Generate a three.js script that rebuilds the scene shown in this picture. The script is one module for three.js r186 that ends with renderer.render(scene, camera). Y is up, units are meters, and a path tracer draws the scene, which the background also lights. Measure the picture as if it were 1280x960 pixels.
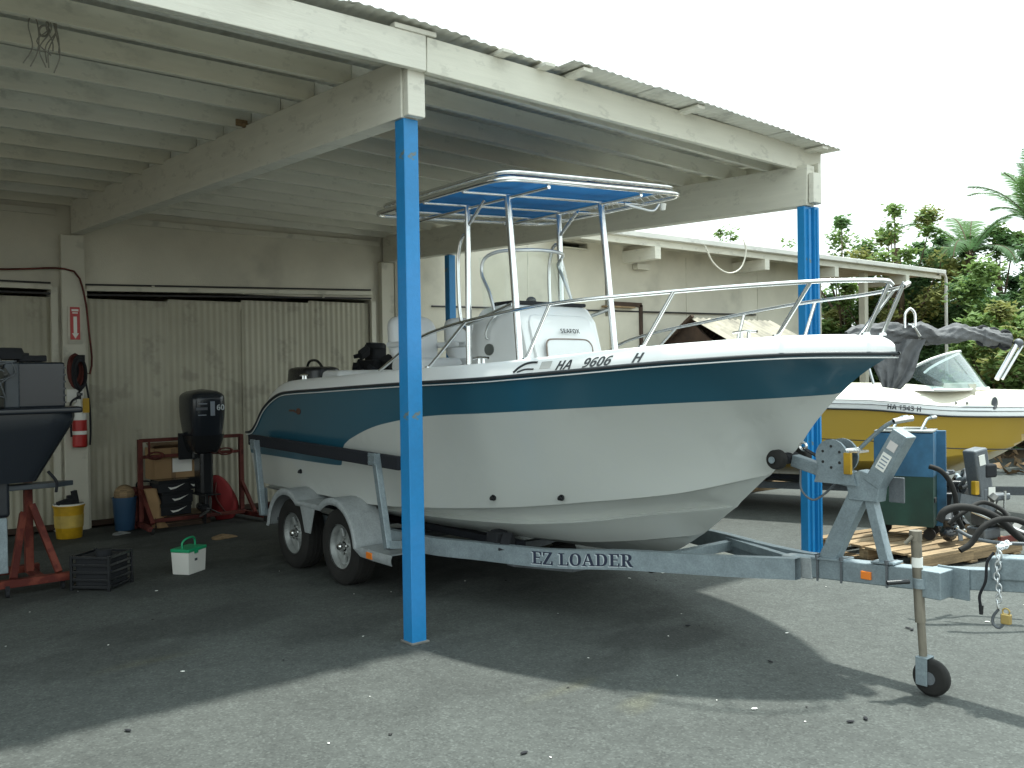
import * as THREE from 'three';
import { mergeGeometries, mergeVertices, toCreasedNormals } from 'three/addons/utils/BufferGeometryUtils.js';
import { RoundedBoxGeometry } from 'three/addons/geometries/RoundedBoxGeometry.js';
import { FontLoader } from 'three/addons/loaders/FontLoader.js';
import { TextGeometry } from 'three/addons/geometries/TextGeometry.js';

// ---------------------------------------------------------------- camera, sky, sun, exposure
// World: origin at the foot of the near blue post, x along the carport front, z out of the carport, y up.
const scene = new THREE.Scene();
const FPX = 1130, EYE = new THREE.Vector3(-3.036, 1.65, 4.744);
const rad = a => a * Math.PI / 180;
const A1 = rad(51.1), PITCH = rad(-0.56), ROLL = rad(0.9);
const fwd = new THREE.Vector3(Math.cos(A1) * Math.cos(PITCH), Math.sin(PITCH), -Math.sin(A1) * Math.cos(PITCH));
const rgt0 = new THREE.Vector3(Math.sin(A1), 0, Math.cos(A1));
const up0 = rgt0.clone().cross(fwd).normalize();
const upv = up0.clone().multiplyScalar(Math.cos(ROLL)).addScaledVector(rgt0, Math.sin(ROLL));
const camera = new THREE.PerspectiveCamera(2 * Math.atan(480 / FPX) * 180 / Math.PI, 4 / 3, 0.1, 600);
camera.position.copy(EYE); camera.up.copy(upv); camera.lookAt(EYE.clone().add(fwd)); camera.updateMatrixWorld();

const SUN = new THREE.Vector3(0.31, 1, 0.005).normalize();
{
  const W = 512, Hh = 256, d = new Float32Array(W * Hh * 4), v = new THREE.Vector3();
  for (let j = 0; j < Hh; j++) for (let i = 0; i < W; i++) {
    const lat = ((j + 0.5) / Hh - 0.5) * Math.PI, lon = ((i + 0.5) / W) * 2 * Math.PI - Math.PI;
    v.set(Math.cos(lat) * Math.cos(lon), Math.sin(lat), Math.cos(lat) * Math.sin(lon));
    const e = Math.max(0, v.y), c = Math.max(-1, Math.min(1, v.dot(SUN))), g = Math.exp((c - 1) * 4);
    const b = 0.78 + 0.09 * Math.exp(-e * 5) + 0.90 * g, k = (j * W + i) * 4;
    d[k] = b * (0.90 - 0.06 * e); d[k + 1] = b * 1.0; d[k + 2] = b * (0.985 + 0.05 * e); d[k + 3] = 1;
  }
  const t = new THREE.DataTexture(d, W, Hh, THREE.RGBAFormat, THREE.FloatType);
  t.mapping = THREE.EquirectangularReflectionMapping; t.magFilter = THREE.LinearFilter; t.minFilter = THREE.LinearFilter; t.needsUpdate = true;
  scene.background = t; scene.environment = t;
}
const sun = new THREE.DirectionalLight(new THREE.Color().setRGB(.98, 1, .93), 3.4);
sun.position.copy(SUN).multiplyScalar(40); sun.castShadow = true; sun.shadow.radius = 4;
sun.shadow.mapSize.set(2048, 2048); Object.assign(sun.shadow.camera, { left: -25, right: 25, top: 25, bottom: -25, near: 1, far: 90 });
scene.add(sun); scene.add(sun.target);
const renderer = new THREE.WebGLRenderer({ antialias: true });
renderer.toneMapping = THREE.LinearToneMapping; renderer.toneMappingExposure = 1.9; renderer.shadowMap.enabled = true;

// ---------------------------------------------------------------- helpers
function rng(a) { return () => { a |= 0; a = a + 0x6D2B79F5 | 0; let t = Math.imul(a ^ a >>> 15, 1 | a); t = t + Math.imul(t ^ t >>> 7, 61 | t) ^ t; return ((t ^ t >>> 14) >>> 0) / 4294967296; }; }
const V = (x, y, z) => new THREE.Vector3(x, y, z);
const L3 = a => Array.isArray(a) ? V(...a) : a;
function ray(px, py) { return fwd.clone().addScaledVector(rgt0.clone().multiplyScalar(Math.cos(ROLL)).addScaledVector(up0, -Math.sin(ROLL)), (px - 640) / FPX).addScaledVector(upv, -(py - 480) / FPX); }
const onY = (px, py, y = 0) => { const d = ray(px, py); return EYE.clone().addScaledVector(d, (y - EYE.y) / d.y); };
const onX = (px, py, x) => { const d = ray(px, py); return EYE.clone().addScaledVector(d, (x - EYE.x) / d.x); };
const onZ = (px, py, z) => { const d = ray(px, py); return EYE.clone().addScaledVector(d, (z - EYE.z) / d.z); };
function put(g, x = 0, y = 0, z = 0, rx = 0, ry = 0, rz = 0) { if (rx || ry || rz) g.applyMatrix4(new THREE.Matrix4().makeRotationFromEuler(new THREE.Euler(rx, ry, rz))); return g.translate(x, y, z); }
const B = (w, h, d, ...p) => put(new THREE.BoxGeometry(w, h, d), ...p);
const RB = (w, h, d, r, ...p) => put(new RoundedBoxGeometry(w, h, d, 2, Math.min(r, w / 2.02, h / 2.02, d / 2.02)), ...p);
const CY = (r1, r2, h, ...p) => put(new THREE.CylinderGeometry(r1, r2, h, 20), ...p);
const SP = (r, sx, sy, sz, ...p) => put(new THREE.SphereGeometry(r, 18, 12).scale(sx, sy, sz), ...p);
const TR = (R, r, ...p) => put(new THREE.TorusGeometry(R, r, 8, 28), ...p);
const TB = (pts, r, n, rn = 8, closed = false) => new THREE.TubeGeometry(new THREE.CatmullRomCurve3(pts.map(L3), closed, 'centripetal'), n || pts.length * 6, r, rn, closed);
function rod(p, q, r, r2 = r, n = 10) {
  p = L3(p); q = L3(q); const d = q.clone().sub(p), g = new THREE.CylinderGeometry(r2, r, d.length(), n);
  g.applyQuaternion(new THREE.Quaternion().setFromUnitVectors(V(0, 1, 0), d.normalize())); const m = p.add(q).multiplyScalar(.5); return g.translate(m.x, m.y, m.z);
}
function beam(p, q, w, h, up = V(0, 1, 0), round = 0) { // box from p to q: w sideways, h along up
  p = L3(p); q = L3(q); const d = q.clone().sub(p), len = d.length(); d.normalize(); const s = up.clone().cross(d).normalize(), u = d.clone().cross(s);
  const g = round ? RB(w, h, len, round) : new THREE.BoxGeometry(w, h, len); g.applyMatrix4(new THREE.Matrix4().makeBasis(s, u, d)); const m = p.add(q).multiplyScalar(.5); return g.translate(m.x, m.y, m.z);
}
function ext(pts, depth, bevel = 0, holes = []) {
  const s = new THREE.Shape(pts.map(p => new THREE.Vector2(...p))); for (const h of holes) s.holes.push(new THREE.Path(h.map(p => new THREE.Vector2(...p))));
  return new THREE.ExtrudeGeometry(s, { depth, bevelEnabled: bevel > 0, bevelSize: bevel, bevelThickness: bevel, bevelSegments: 2, steps: 1, curveSegments: 12 });
}
const LA = (pts, n = 28) => new THREE.LatheGeometry(pts.map(p => new THREE.Vector2(...p)), n);
function grid(nu, nv, fn, closeV = false) { // fn(u 0..1, v 0..1, i, j) -> [x,y,z]
  const pos = [], uv = [], idx = [];
  for (let i = 0; i <= nu; i++) for (let j = 0; j <= nv; j++) { const p = fn(i / nu, j / nv, i, j); pos.push(p[0], p[1], p[2]); uv.push(i / nu, j / nv); }
  for (let i = 0; i < nu; i++) for (let j = 0; j < nv; j++) { const a = i * (nv + 1) + j, b = a + nv + 1; idx.push(a, b, a + 1, b, b + 1, a + 1); }
  const g = new THREE.BufferGeometry(); g.setAttribute('position', new THREE.Float32BufferAttribute(pos, 3)); g.setAttribute('uv', new THREE.Float32BufferAttribute(uv, 2)); g.setIndex(idx);
  g.computeVertexNormals(); return g;
}
function clean(g) { // non-indexed with position, normal, uv only
  let h = g.index ? g.toNonIndexed() : g; if (!h.attributes.normal) h.computeVertexNormals();
  const o = new THREE.BufferGeometry(); for (const k of ['position', 'normal', 'uv']) if (h.attributes[k]) o.setAttribute(k, h.attributes[k]);
  if (!o.attributes.uv) o.setAttribute('uv', new THREE.Float32BufferAttribute(new Float32Array(o.attributes.position.count * 2), 2));
  return o;
}
const join = a => { a = a.flat(9).map(clean); return a.length > 1 ? mergeGeometries(a) : a[0]; };
const crease = (g, deg = 32) => toCreasedNormals(clean(g), rad(deg));
function boxUV(g) { // uv in metres from the dominant normal
  const p = g.attributes.position, n = g.attributes.normal, u = new Float32Array(p.count * 2);
  for (let i = 0; i < p.count; i += 3) {
    let ax = 0, ay = 0, az = 0; for (let k = i; k < i + 3 && k < p.count; k++) { ax += Math.abs(n.getX(k)); ay += Math.abs(n.getY(k)); az += Math.abs(n.getZ(k)); }
    for (let k = i; k < i + 3 && k < p.count; k++) {
      if (ay >= ax && ay >= az) { u[2 * k] = p.getX(k); u[2 * k + 1] = p.getZ(k); } else if (ax >= az) { u[2 * k] = p.getZ(k); u[2 * k + 1] = p.getY(k); } else { u[2 * k] = p.getX(k); u[2 * k + 1] = p.getY(k); }
    }
  }
  g.setAttribute('uv', new THREE.BufferAttribute(u, 2)); return g;
}
const taken = {};
function numbered(n) { const k = taken[n] = (taken[n] ?? -1) + 1; return k ? `${n}_${String(k).padStart(3, '0')}` : n; }
function obj(name, g, mat, parent = scene, keepUV = false) {
  let q = join(Array.isArray(g) ? g : [g]); if (!keepUV) boxUV(q);
  const m = new THREE.Mesh(q, mat); m.name = parent === scene ? numbered(name) : name; m.castShadow = m.receiveShadow = true; parent.add(m); return m;
}
function tag(o, label, category, group) { o.userData.label = label; o.userData.category = category; if (group) o.userData.group = group; return o; }
function thing(name, label, category, [x, y, z] = [0, 0, 0], turn = 0, group) { const o = new THREE.Group(); o.name = numbered(name); o.position.set(x, y, z); o.rotation.y = turn; scene.add(o); return tag(o, label, category, group); }
function part(name, parent) { const o = new THREE.Group(); o.name = name; parent.add(o); return o; }
function struct(o) { o.userData.kind = 'structure'; return o; }
function interp(T, x) { // smooth table lookup [[x,y],...]
  const n = T.length; if (x <= T[0][0]) return T[0][1]; if (x >= T[n - 1][0]) return T[n - 1][1];
  let i = 0; while (x > T[i + 1][0]) i++;
  const [x0, y0] = T[i], [x1, y1] = T[i + 1], h = x1 - x0, t = (x - x0) / h, d = (y1 - y0) / h;
  const sl = k => { if (k <= 0) return (T[1][1] - T[0][1]) / (T[1][0] - T[0][0]); if (k >= n - 1) return (T[n - 1][1] - T[n - 2][1]) / (T[n - 1][0] - T[n - 2][0]); const a = (T[k][1] - T[k - 1][1]) / (T[k][0] - T[k - 1][0]), b = (T[k + 1][1] - T[k][1]) / (T[k + 1][0] - T[k][0]); return a * b <= 0 ? 0 : 2 * a * b / (a + b); };
  const m0 = sl(i), m1 = sl(i + 1), t2 = t * t, t3 = t2 * t;
  return (2 * t3 - 3 * t2 + 1) * y0 + (t3 - 2 * t2 + t) * h * m0 + (-2 * t3 + 3 * t2) * y1 + (t3 - t2) * h * m1;
}
// tileable value noise
function lattice(seed, p) { const r = rng(seed), a = new Float32Array(p * p); for (let i = 0; i < p * p; i++) a[i] = r(); return (x, y) => { x = ((x % 1) + 1) % 1 * p; y = ((y % 1) + 1) % 1 * p; const xi = x | 0, yi = y | 0; let fx = x - xi, fy = y - yi; fx = fx * fx * (3 - 2 * fx); fy = fy * fy * (3 - 2 * fy); const X = (xi + 1) % p, Y = (yi + 1) % p; return (a[yi * p + xi] * (1 - fx) + a[yi * p + X] * fx) * (1 - fy) + (a[Y * p + xi] * (1 - fx) + a[Y * p + X] * fx) * fy; }; }
function fbm(seed, p, oct) { const L = []; for (let o = 0; o < oct; o++) L.push(lattice(seed + o * 17, p << o)); return (x, y) => { let s = 0, w = .5, t = 0; for (const l of L) { s += w * l(x, y); t += w; w *= .55; } return s / t; }; }
function tex(size, metres, fn, colour = true) { // fn(u,v) -> [r,g,b] 0..1 (sRGB-coded multiplier) or a number
  const d = new Uint8Array(size * size * 4);
  for (let j = 0; j < size; j++) for (let i = 0; i < size; i++) { let c = fn((i + .5) / size, (j + .5) / size); if (!Array.isArray(c)) c = [c, c, c]; const k = (j * size + i) * 4; for (let q = 0; q < 3; q++) d[k + q] = Math.max(0, Math.min(255, c[q] * 255)); d[k + 3] = 255; }
  const t = new THREE.DataTexture(d, size, size); t.wrapS = t.wrapT = THREE.RepeatWrapping; t.magFilter = THREE.LinearFilter; t.minFilter = THREE.LinearMipmapLinearFilter; t.generateMipmaps = true;
  if (Array.isArray(metres)) t.repeat.set(1 / metres[0], 1 / metres[1]); else t.repeat.set(1 / metres, 1 / metres); if (colour) t.colorSpace = THREE.SRGBColorSpace; t.needsUpdate = true; return t;
}
const rgb = (r, g, b) => new THREE.Color().setRGB(r, g, b);
const std = (c, rough, o = {}) => new THREE.MeshStandardMaterial({ color: c, roughness: rough, side: THREE.DoubleSide, ...o });
const phy = (c, rough, o = {}) => new THREE.MeshPhysicalMaterial({ color: c, roughness: rough, side: THREE.DoubleSide, ...o });

// ---------------------------------------------------------------- textures and materials
const nA = fbm(11, 4, 6), nB = fbm(41, 8, 5), nC = fbm(77, 3, 5), nF = fbm(5, 64, 3);
const clamp = (x, a = 0, b = 1) => Math.max(a, Math.min(b, x)), sst = (a, b, x) => { const t = clamp((x - a) / (b - a)); return t * t * (3 - 2 * t); };
const T = {
  dirt: tex(512, 1.7, (u, v) => { const s = .90 + .10 * nA(u, v) - .10 * sst(.58, .75, nB(u, v)); return [s, s * .99, s * .965]; }),
  clean: tex(512, 2.9, (u, v) => { const s = .965 + .05 * (nA(u, v) - .5) - .02 * sst(.6, .7, nB(u, v)); return [s, s, s * .985]; }),
  woodPaint: tex(512, [1.9, 1.3], (u, v) => { const g = .92 + .06 * nB(u * 1, v * 6) + .05 * (nA(u, v) - .5) - .10 * sst(.64, .74, nC(u, v * 2)) * nF(u, v) - .05 * sst(.62, .66, nB(u * 2, v * 3)) * sst(.4, .6, nF(u, v)); return [g, g * .99, g * .96]; }),
  woodBump: tex(512, [1.9, .6], (u, v) => .5 + .4 * (nB(u, v * 8) - .5) + .2 * (nF(u, v) - .5), false),
  bluePaint: tex(1024, 1.6, (u, v) => { const w = nA(u, v), c = sst(.735, .76, nB(u, v)) * sst(.45, .6, nF(u, v)), s = .88 + .16 * (w - .5) + .05 * (nF(u, v) - .5), m = [.13 * s + .05 * sst(.55, .7, w), .565 * s, .83 * s]; return m.map((q, i) => q * (1 - c) + [.42, .45, .45][i] * c); }),
  plaster: tex(512, 2.3, (u, v) => { const g = .90 + .13 * (nA(u, v) - .5) - .10 * sst(.55, .8, nC(u, v)); return [g, g * .985, g * .95]; }),
  fineBump: tex(512, .5, (u, v) => nF(u, v), false),
  zinc: tex(512, .45, (u, v) => { const g = .82 + .16 * (nB(u, v) - .5) + .14 * (nF(u, v) - .5); return [g, g, g * 1.0]; }),
  scuff: tex(512, 1.1, (u, v) => .42 + .5 * nA(u, v) * nB(u, v), false),
  grime: tex(512, .8, (u, v) => { const g = .62 + .55 * (nA(u, v) - .2) * 1.0; return [g, g * .97, g * .93]; }),
  rust: tex(512, .7, (u, v) => { const k = sst(.45, .62, nA(u, v)); return [.92 - .25 * k, .9 - .45 * k, .9 - .55 * k]; }),
  wood: tex(512, [1.3, .35], (u, v) => { const g = .72 + .45 * (nB(u * .5, v * 3) - .5) + .15 * (nF(u, v) - .5); return [g, g * .93, g * .84]; }),
};
const M = {
  cream: std(rgb(.76, .76, .71), .75, { map: T.woodPaint, bumpMap: T.woodBump, bumpScale: .003 }),
  creamB: std(rgb(.72, .72, .66), .78, { map: T.woodPaint, bumpMap: T.woodBump, bumpScale: .0015 }),
  creamC: std(rgb(.73, .71, .62), .78, { map: T.woodPaint, bumpMap: T.woodBump, bumpScale: .0015 }),
  blue: std(rgb(1, 1, 1), .42, { map: T.bluePaint, bumpMap: T.fineBump, bumpScale: .0006 }),
  roofTop: std(rgb(.70, .71, .67), .6, { map: T.dirt }), ropeDark: std(rgb(.20, .19, .16), .95),
  wall: std(rgb(.70, .69, .62), .9, { map: T.plaster, bumpMap: T.fineBump, bumpScale: .002 }),
  trim: std(rgb(.62, .61, .54), .8, { map: T.dirt }),
  door: std(rgb(.42, .405, .33), .55, { map: T.dirt }),
  doorB: std(rgb(.41, .395, .32), .6, { map: T.dirt }),
  dark: std(rgb(.02, .02, .02), .7), black: std(rgb(.018, .019, .021), .45, { roughnessMap: T.scuff }), rubber: std(rgb(.022, .022, .022), .85, { map: T.grime }),
  matBlack: std(rgb(.012, .013, .016), .9), carpet: std(rgb(.012, .014, .02), .95, { bumpMap: T.fineBump, bumpScale: .003 }),
  gel: phy(rgb(.60, .62, .61), .28, { clearcoat: .6, clearcoatRoughness: .12, map: T.clean }),
  gelBlue: phy(rgb(.021, .102, .155), .3, { clearcoat: .6, clearcoatRoughness: .12 }),
  gelCream: phy(rgb(.72, .68, .56), .35, { clearcoat: .3 }), gelYellow: phy(rgb(.66, .43, .06), .3, { clearcoat: .6, clearcoatRoughness: .1 }),
  cap: phy(rgb(.80, .81, .80), .3, { clearcoat: .4, clearcoatRoughness: .15 }),
  rubStrip: std(rgb(.03, .035, .04), .5), vinyl: std(rgb(.72, .73, .73), .55, { bumpMap: T.fineBump, bumpScale: .0006 }), nonskid: std(rgb(.66, .67, .66), .85, { bumpMap: T.fineBump, bumpScale: .002 }),
  alu: std(rgb(.86, .87, .87), .2, { metalness: 1 }), aluSat: std(rgb(.72, .74, .75), .38, { metalness: .9 }),
  galv: std(rgb(.40, .48, .52), .5, { metalness: .45, map: T.zinc, bumpMap: T.fineBump, bumpScale: .0005 }),
  galvDark: std(rgb(.22, .24, .26), .6, { metalness: .4, map: T.zinc }),
  fender: std(rgb(.55, .59, .60), .5, { map: T.zinc, metalness: .1 }), rim: std(rgb(.50, .56, .60), .45, { metalness: .3, map: T.grime }),
  canvasBlue: std(rgb(.02, .22, .58), .9, { bumpMap: T.fineBump, bumpScale: .0015 }), canvasGrey: std(rgb(.16, .165, .18), .95, { map: T.dirt, bumpMap: T.fineBump, bumpScale: .003 }),
  clear: phy(rgb(.93, .96, .95), .04, { transmission: 1, thickness: 0, ior: 1.45 }), tint: phy(rgb(.55, .66, .68), .03, { transmission: .85, thickness: 0, ior: 1.5 }),
  amber: phy(rgb(.85, .22, .02), .3, { clearcoat: .6 }), red: std(rgb(.42, .02, .018), .4), bagRed: std(rgb(.22, .012, .014), .8), redDull: std(rgb(.15, .03, .02), .7, { map: T.rust }), redRust: std(rgb(.20, .04, .02), .75, { map: T.rust }),
  engine: std(rgb(.020, .024, .031), .38, { roughnessMap: T.scuff }), engineBlue: std(rgb(.055, .075, .10), .4, { map: T.grime }), engineGrey: std(rgb(.12, .13, .135), .5, { map: T.grime, metalness: .2 }),
  yellow: std(rgb(.70, .44, .02), .45, { map: T.grime }), green: std(rgb(.01, .30, .13), .4), white: std(rgb(.76, .77, .76), .5, { map: T.dirt }), paper: std(rgb(.78, .77, .72), .8),
  cardboard: std(rgb(.36, .23, .12), .9, { map: T.dirt }), cardboardB: std(rgb(.30, .20, .12), .9, { map: T.grime }), blueBin: std(rgb(.02, .06, .12), .5), tankBlue: std(rgb(.05, .20, .40), .45, { map: T.grime }), tankGreen: std(rgb(.018, .075, .06), .5, { map: T.grime }),
  pallet: std(rgb(.60, .50, .36), .9, { map: T.wood, bumpMap: T.woodBump, bumpScale: .002 }), palletB: std(rgb(.46, .37, .25), .9, { map: T.wood }),
  navyInk: std(rgb(.015, .022, .05), .5), ink: std(rgb(.03, .035, .04), .5), inkLight: std(rgb(.55, .6, .63), .4),
  hutRoof: std(rgb(.40, .385, .32), .7, { map: T.grime }), tubeTan: std(rgb(.36, .345, .30), .5, { metalness: .4, map: T.grime }), brown: std(rgb(.085, .055, .04), .9, { map: T.grime }), rope: std(rgb(.45, .42, .36), .95), cable: std(rgb(.62, .60, .52), .8), bark: std(rgb(.17, .125, .085), .95, { map: T.grime, bumpMap: T.fineBump, bumpScale: .01 }),
  chrome: std(rgb(.78, .78, .77), .18, { metalness: 1 }), brass: std(rgb(.55, .40, .15), .4, { metalness: .8 }),
};
const font = await new FontLoader().loadAsync('fonts/droid/droid_sans_bold.typeface.json');
const serif = await new FontLoader().loadAsync('fonts/droid/droid_serif_bold.typeface.json');
function word(str, size, depth, f, mapFn) { // lettering laid on a surface through mapFn(x, y, z) -> [x,y,z]
  const g = clean(new TextGeometry(str, { font: f, size, depth, curveSegments: 4, bevelEnabled: false })); const p = g.attributes.position;
  for (let i = 0; i < p.count; i++) { const q = mapFn(p.getX(i), p.getY(i), p.getZ(i)); p.setXYZ(i, q[0], q[1], q[2]); }
  g.computeVertexNormals(); return g;
}
// ---------------------------------------------------------------- ground
{
  const earth = struct(obj('earth', grid(60, 60, (u, v) => [-220 + 440 * v, -.03, -220 + 440 * u]), std(rgb(.16, .12, .08), .95, { map: T.grime })));
  // asphalt: fine aggregate in the map, stains and worn patches as vertex colours with outlines of their own
  const n1 = fbm(201, 8, 5), n2 = fbm(233, 6, 5), r = rng(9), S = 1024, agg = new Float32Array(S * S).fill(0);
  for (let k = 0; k < 60000; k++) { const x = r() * S, y = r() * S, R = .8 + r() * 2.3, t = (r() - .42) * 1.0; for (let dy = -3; dy <= 3; dy++) for (let dx = -3; dx <= 3; dx++) if (dx * dx + dy * dy < R * R) agg[(((y + dy | 0) + S) % S) * S + ((x + dx | 0) + S) % S] = t; }
  const at = (u, v) => agg[((v * S) | 0) * S + ((u * S) | 0)];
  const map = tex(S, 2.6, (u, v) => { const a = at(u, v), g = 0.79 + .29 * a + .12 * (n1(u, v) - .5) + .14 * (nF(u, v) - .5); return [g, g, g * .985]; });
  const bump = tex(S, 2.6, (u, v) => .5 + .35 * at(u, v) + .2 * (nF(u, v) - .5), false);
  const mat = std(rgb(1, 1, 1), .88, { map, bumpMap: bump, bumpScale: .004, vertexColors: true });
  const oil = [[1.15, .95, .42, .26, .5], [1.5, .55, .30, .2, .35], [.55, 1.05, .28, .16, .35], [-.2, -.6, .5, .3, .35], [-.9, -1.4, .7, .4, .4], [-.5, -3.0, 1.1, .6, .4], [.6, -4.8, 1.2, .7, .55], [-1.6, -1.0, .6, .35, .35], [-1.7, -3.4, 1.0, .8, .55], [.9, -2.2, .7, 1.2, .45], [2.0, -1.5, 1.0, 1.0, .4], [-.9, -5.6, 1.4, .5, .6], [1.6, -5.6, 1.8, .5, .6], [-2.5, -5.4, 1.5, .8, .5], [-.55, .9, .35, .2, .15], [2.8, 3.0, .5, .3, .2]];
  const tan = [[.35, 1.62, .22, .05], [.1, 1.2, .2, .05], [-1.35, -.75, .25, .06], [3.6, .0, .5, .25], [3.2, -.4, .5, .2]];
  const g = grid(250, 300, (u, v) => [-14 + 48 * Math.pow(v, 1.35), 0, -6.2 + 18.2 * u]);
  const p = g.attributes.position, col = new Float32Array(p.count * 3);
  for (let i = 0; i < p.count; i++) {
    const x = p.getX(i), z = p.getZ(i), a = n1(x / 9, z / 9), b = n2(x / 3.1, z / 3.1), c = n1(x / 1.2 + .3, z / 1.2);
    let k = .112 * (.72 + .54 * a + .22 * (b - .5)), rr = .94, gg = 1.02, bb = .985;
    if (z < .1 && x < 4.2) k *= 1.18 - .12 * sst(.45, .6, b);                         // older, oil-soaked slab under the roof
    for (const [ox, oz, sx, sz, w] of oil) { const d = Math.hypot((x - ox) / sx, (z - oz) / sz) + (c - .5) * 1.1 + (b - .5) * .8; k *= 1 - .75 * w * sst(1.05, .75, d); }
    for (const [ox, oz, sx, sz] of tan) { const d = Math.hypot((x - ox) / sx, (z - oz) / sz) + (c - .5) * 1.3; const w = sst(1.1, .7, d); k *= 1 + .25 * w; bb *= 1 - .22 * w; gg *= 1 - .06 * w; }
    col[3 * i] = k * rr; col[3 * i + 1] = k * gg * 1.01; col[3 * i + 2] = k * bb;
  }
  g.setAttribute('color', new THREE.BufferAttribute(col, 3));
  const h = g.toNonIndexed(); const u = new Float32Array(h.attributes.position.count * 2); for (let i = 0; i < u.length / 2; i++) { u[2 * i] = h.attributes.position.getX(i); u[2 * i + 1] = h.attributes.position.getZ(i); } h.setAttribute('uv', new THREE.BufferAttribute(u, 2));
  const m = new THREE.Mesh(h, mat); m.name = 'asphalt_yard'; m.receiveShadow = m.castShadow = true; scene.add(m); struct(m);
  // fallen leaves and chips of paint on the yard
  const lg = [], dg = [], q = rng(77); for (let k = 0; k < 75; k++) { const x = -3 + 7.5 * q(), z = -3 + 6.5 * q(), s = .004 + .010 * q() * q(); (k % 3 ? lg : dg).push(put(new THREE.IcosahedronGeometry(s, 0).scale(1 + q(), .35, 1), x, .004 + s * .2, z, 0, q() * 6)); }
  const li = obj('paint_chips', lg, M.paper); li.userData.kind = 'stuff'; tag(li, 'pale chips and crumbs scattered over the asphalt', 'litter');
  const ld = obj('dark_grit', dg, M.dark); ld.userData.kind = 'stuff'; tag(ld, 'dark grit and crumbs scattered over the asphalt', 'litter');
  [[655, 941], [963, 827], [1063, 902], [1082, 898], [160, 913], [1140, 787], [1135, 785], [860, 782]].forEach(([px, py], i) => { const c = onY(px, py, .006); tag(obj('dry_leaf', put(new THREE.IcosahedronGeometry(.014, 1).scale(1.5, .3, .7), c.x, .008, c.z, 0, i * 1.3), M.matBlack), 'small dark dry leaf lying on the asphalt', 'leaf', 'dark leaves on the asphalt'); });
}
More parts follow.
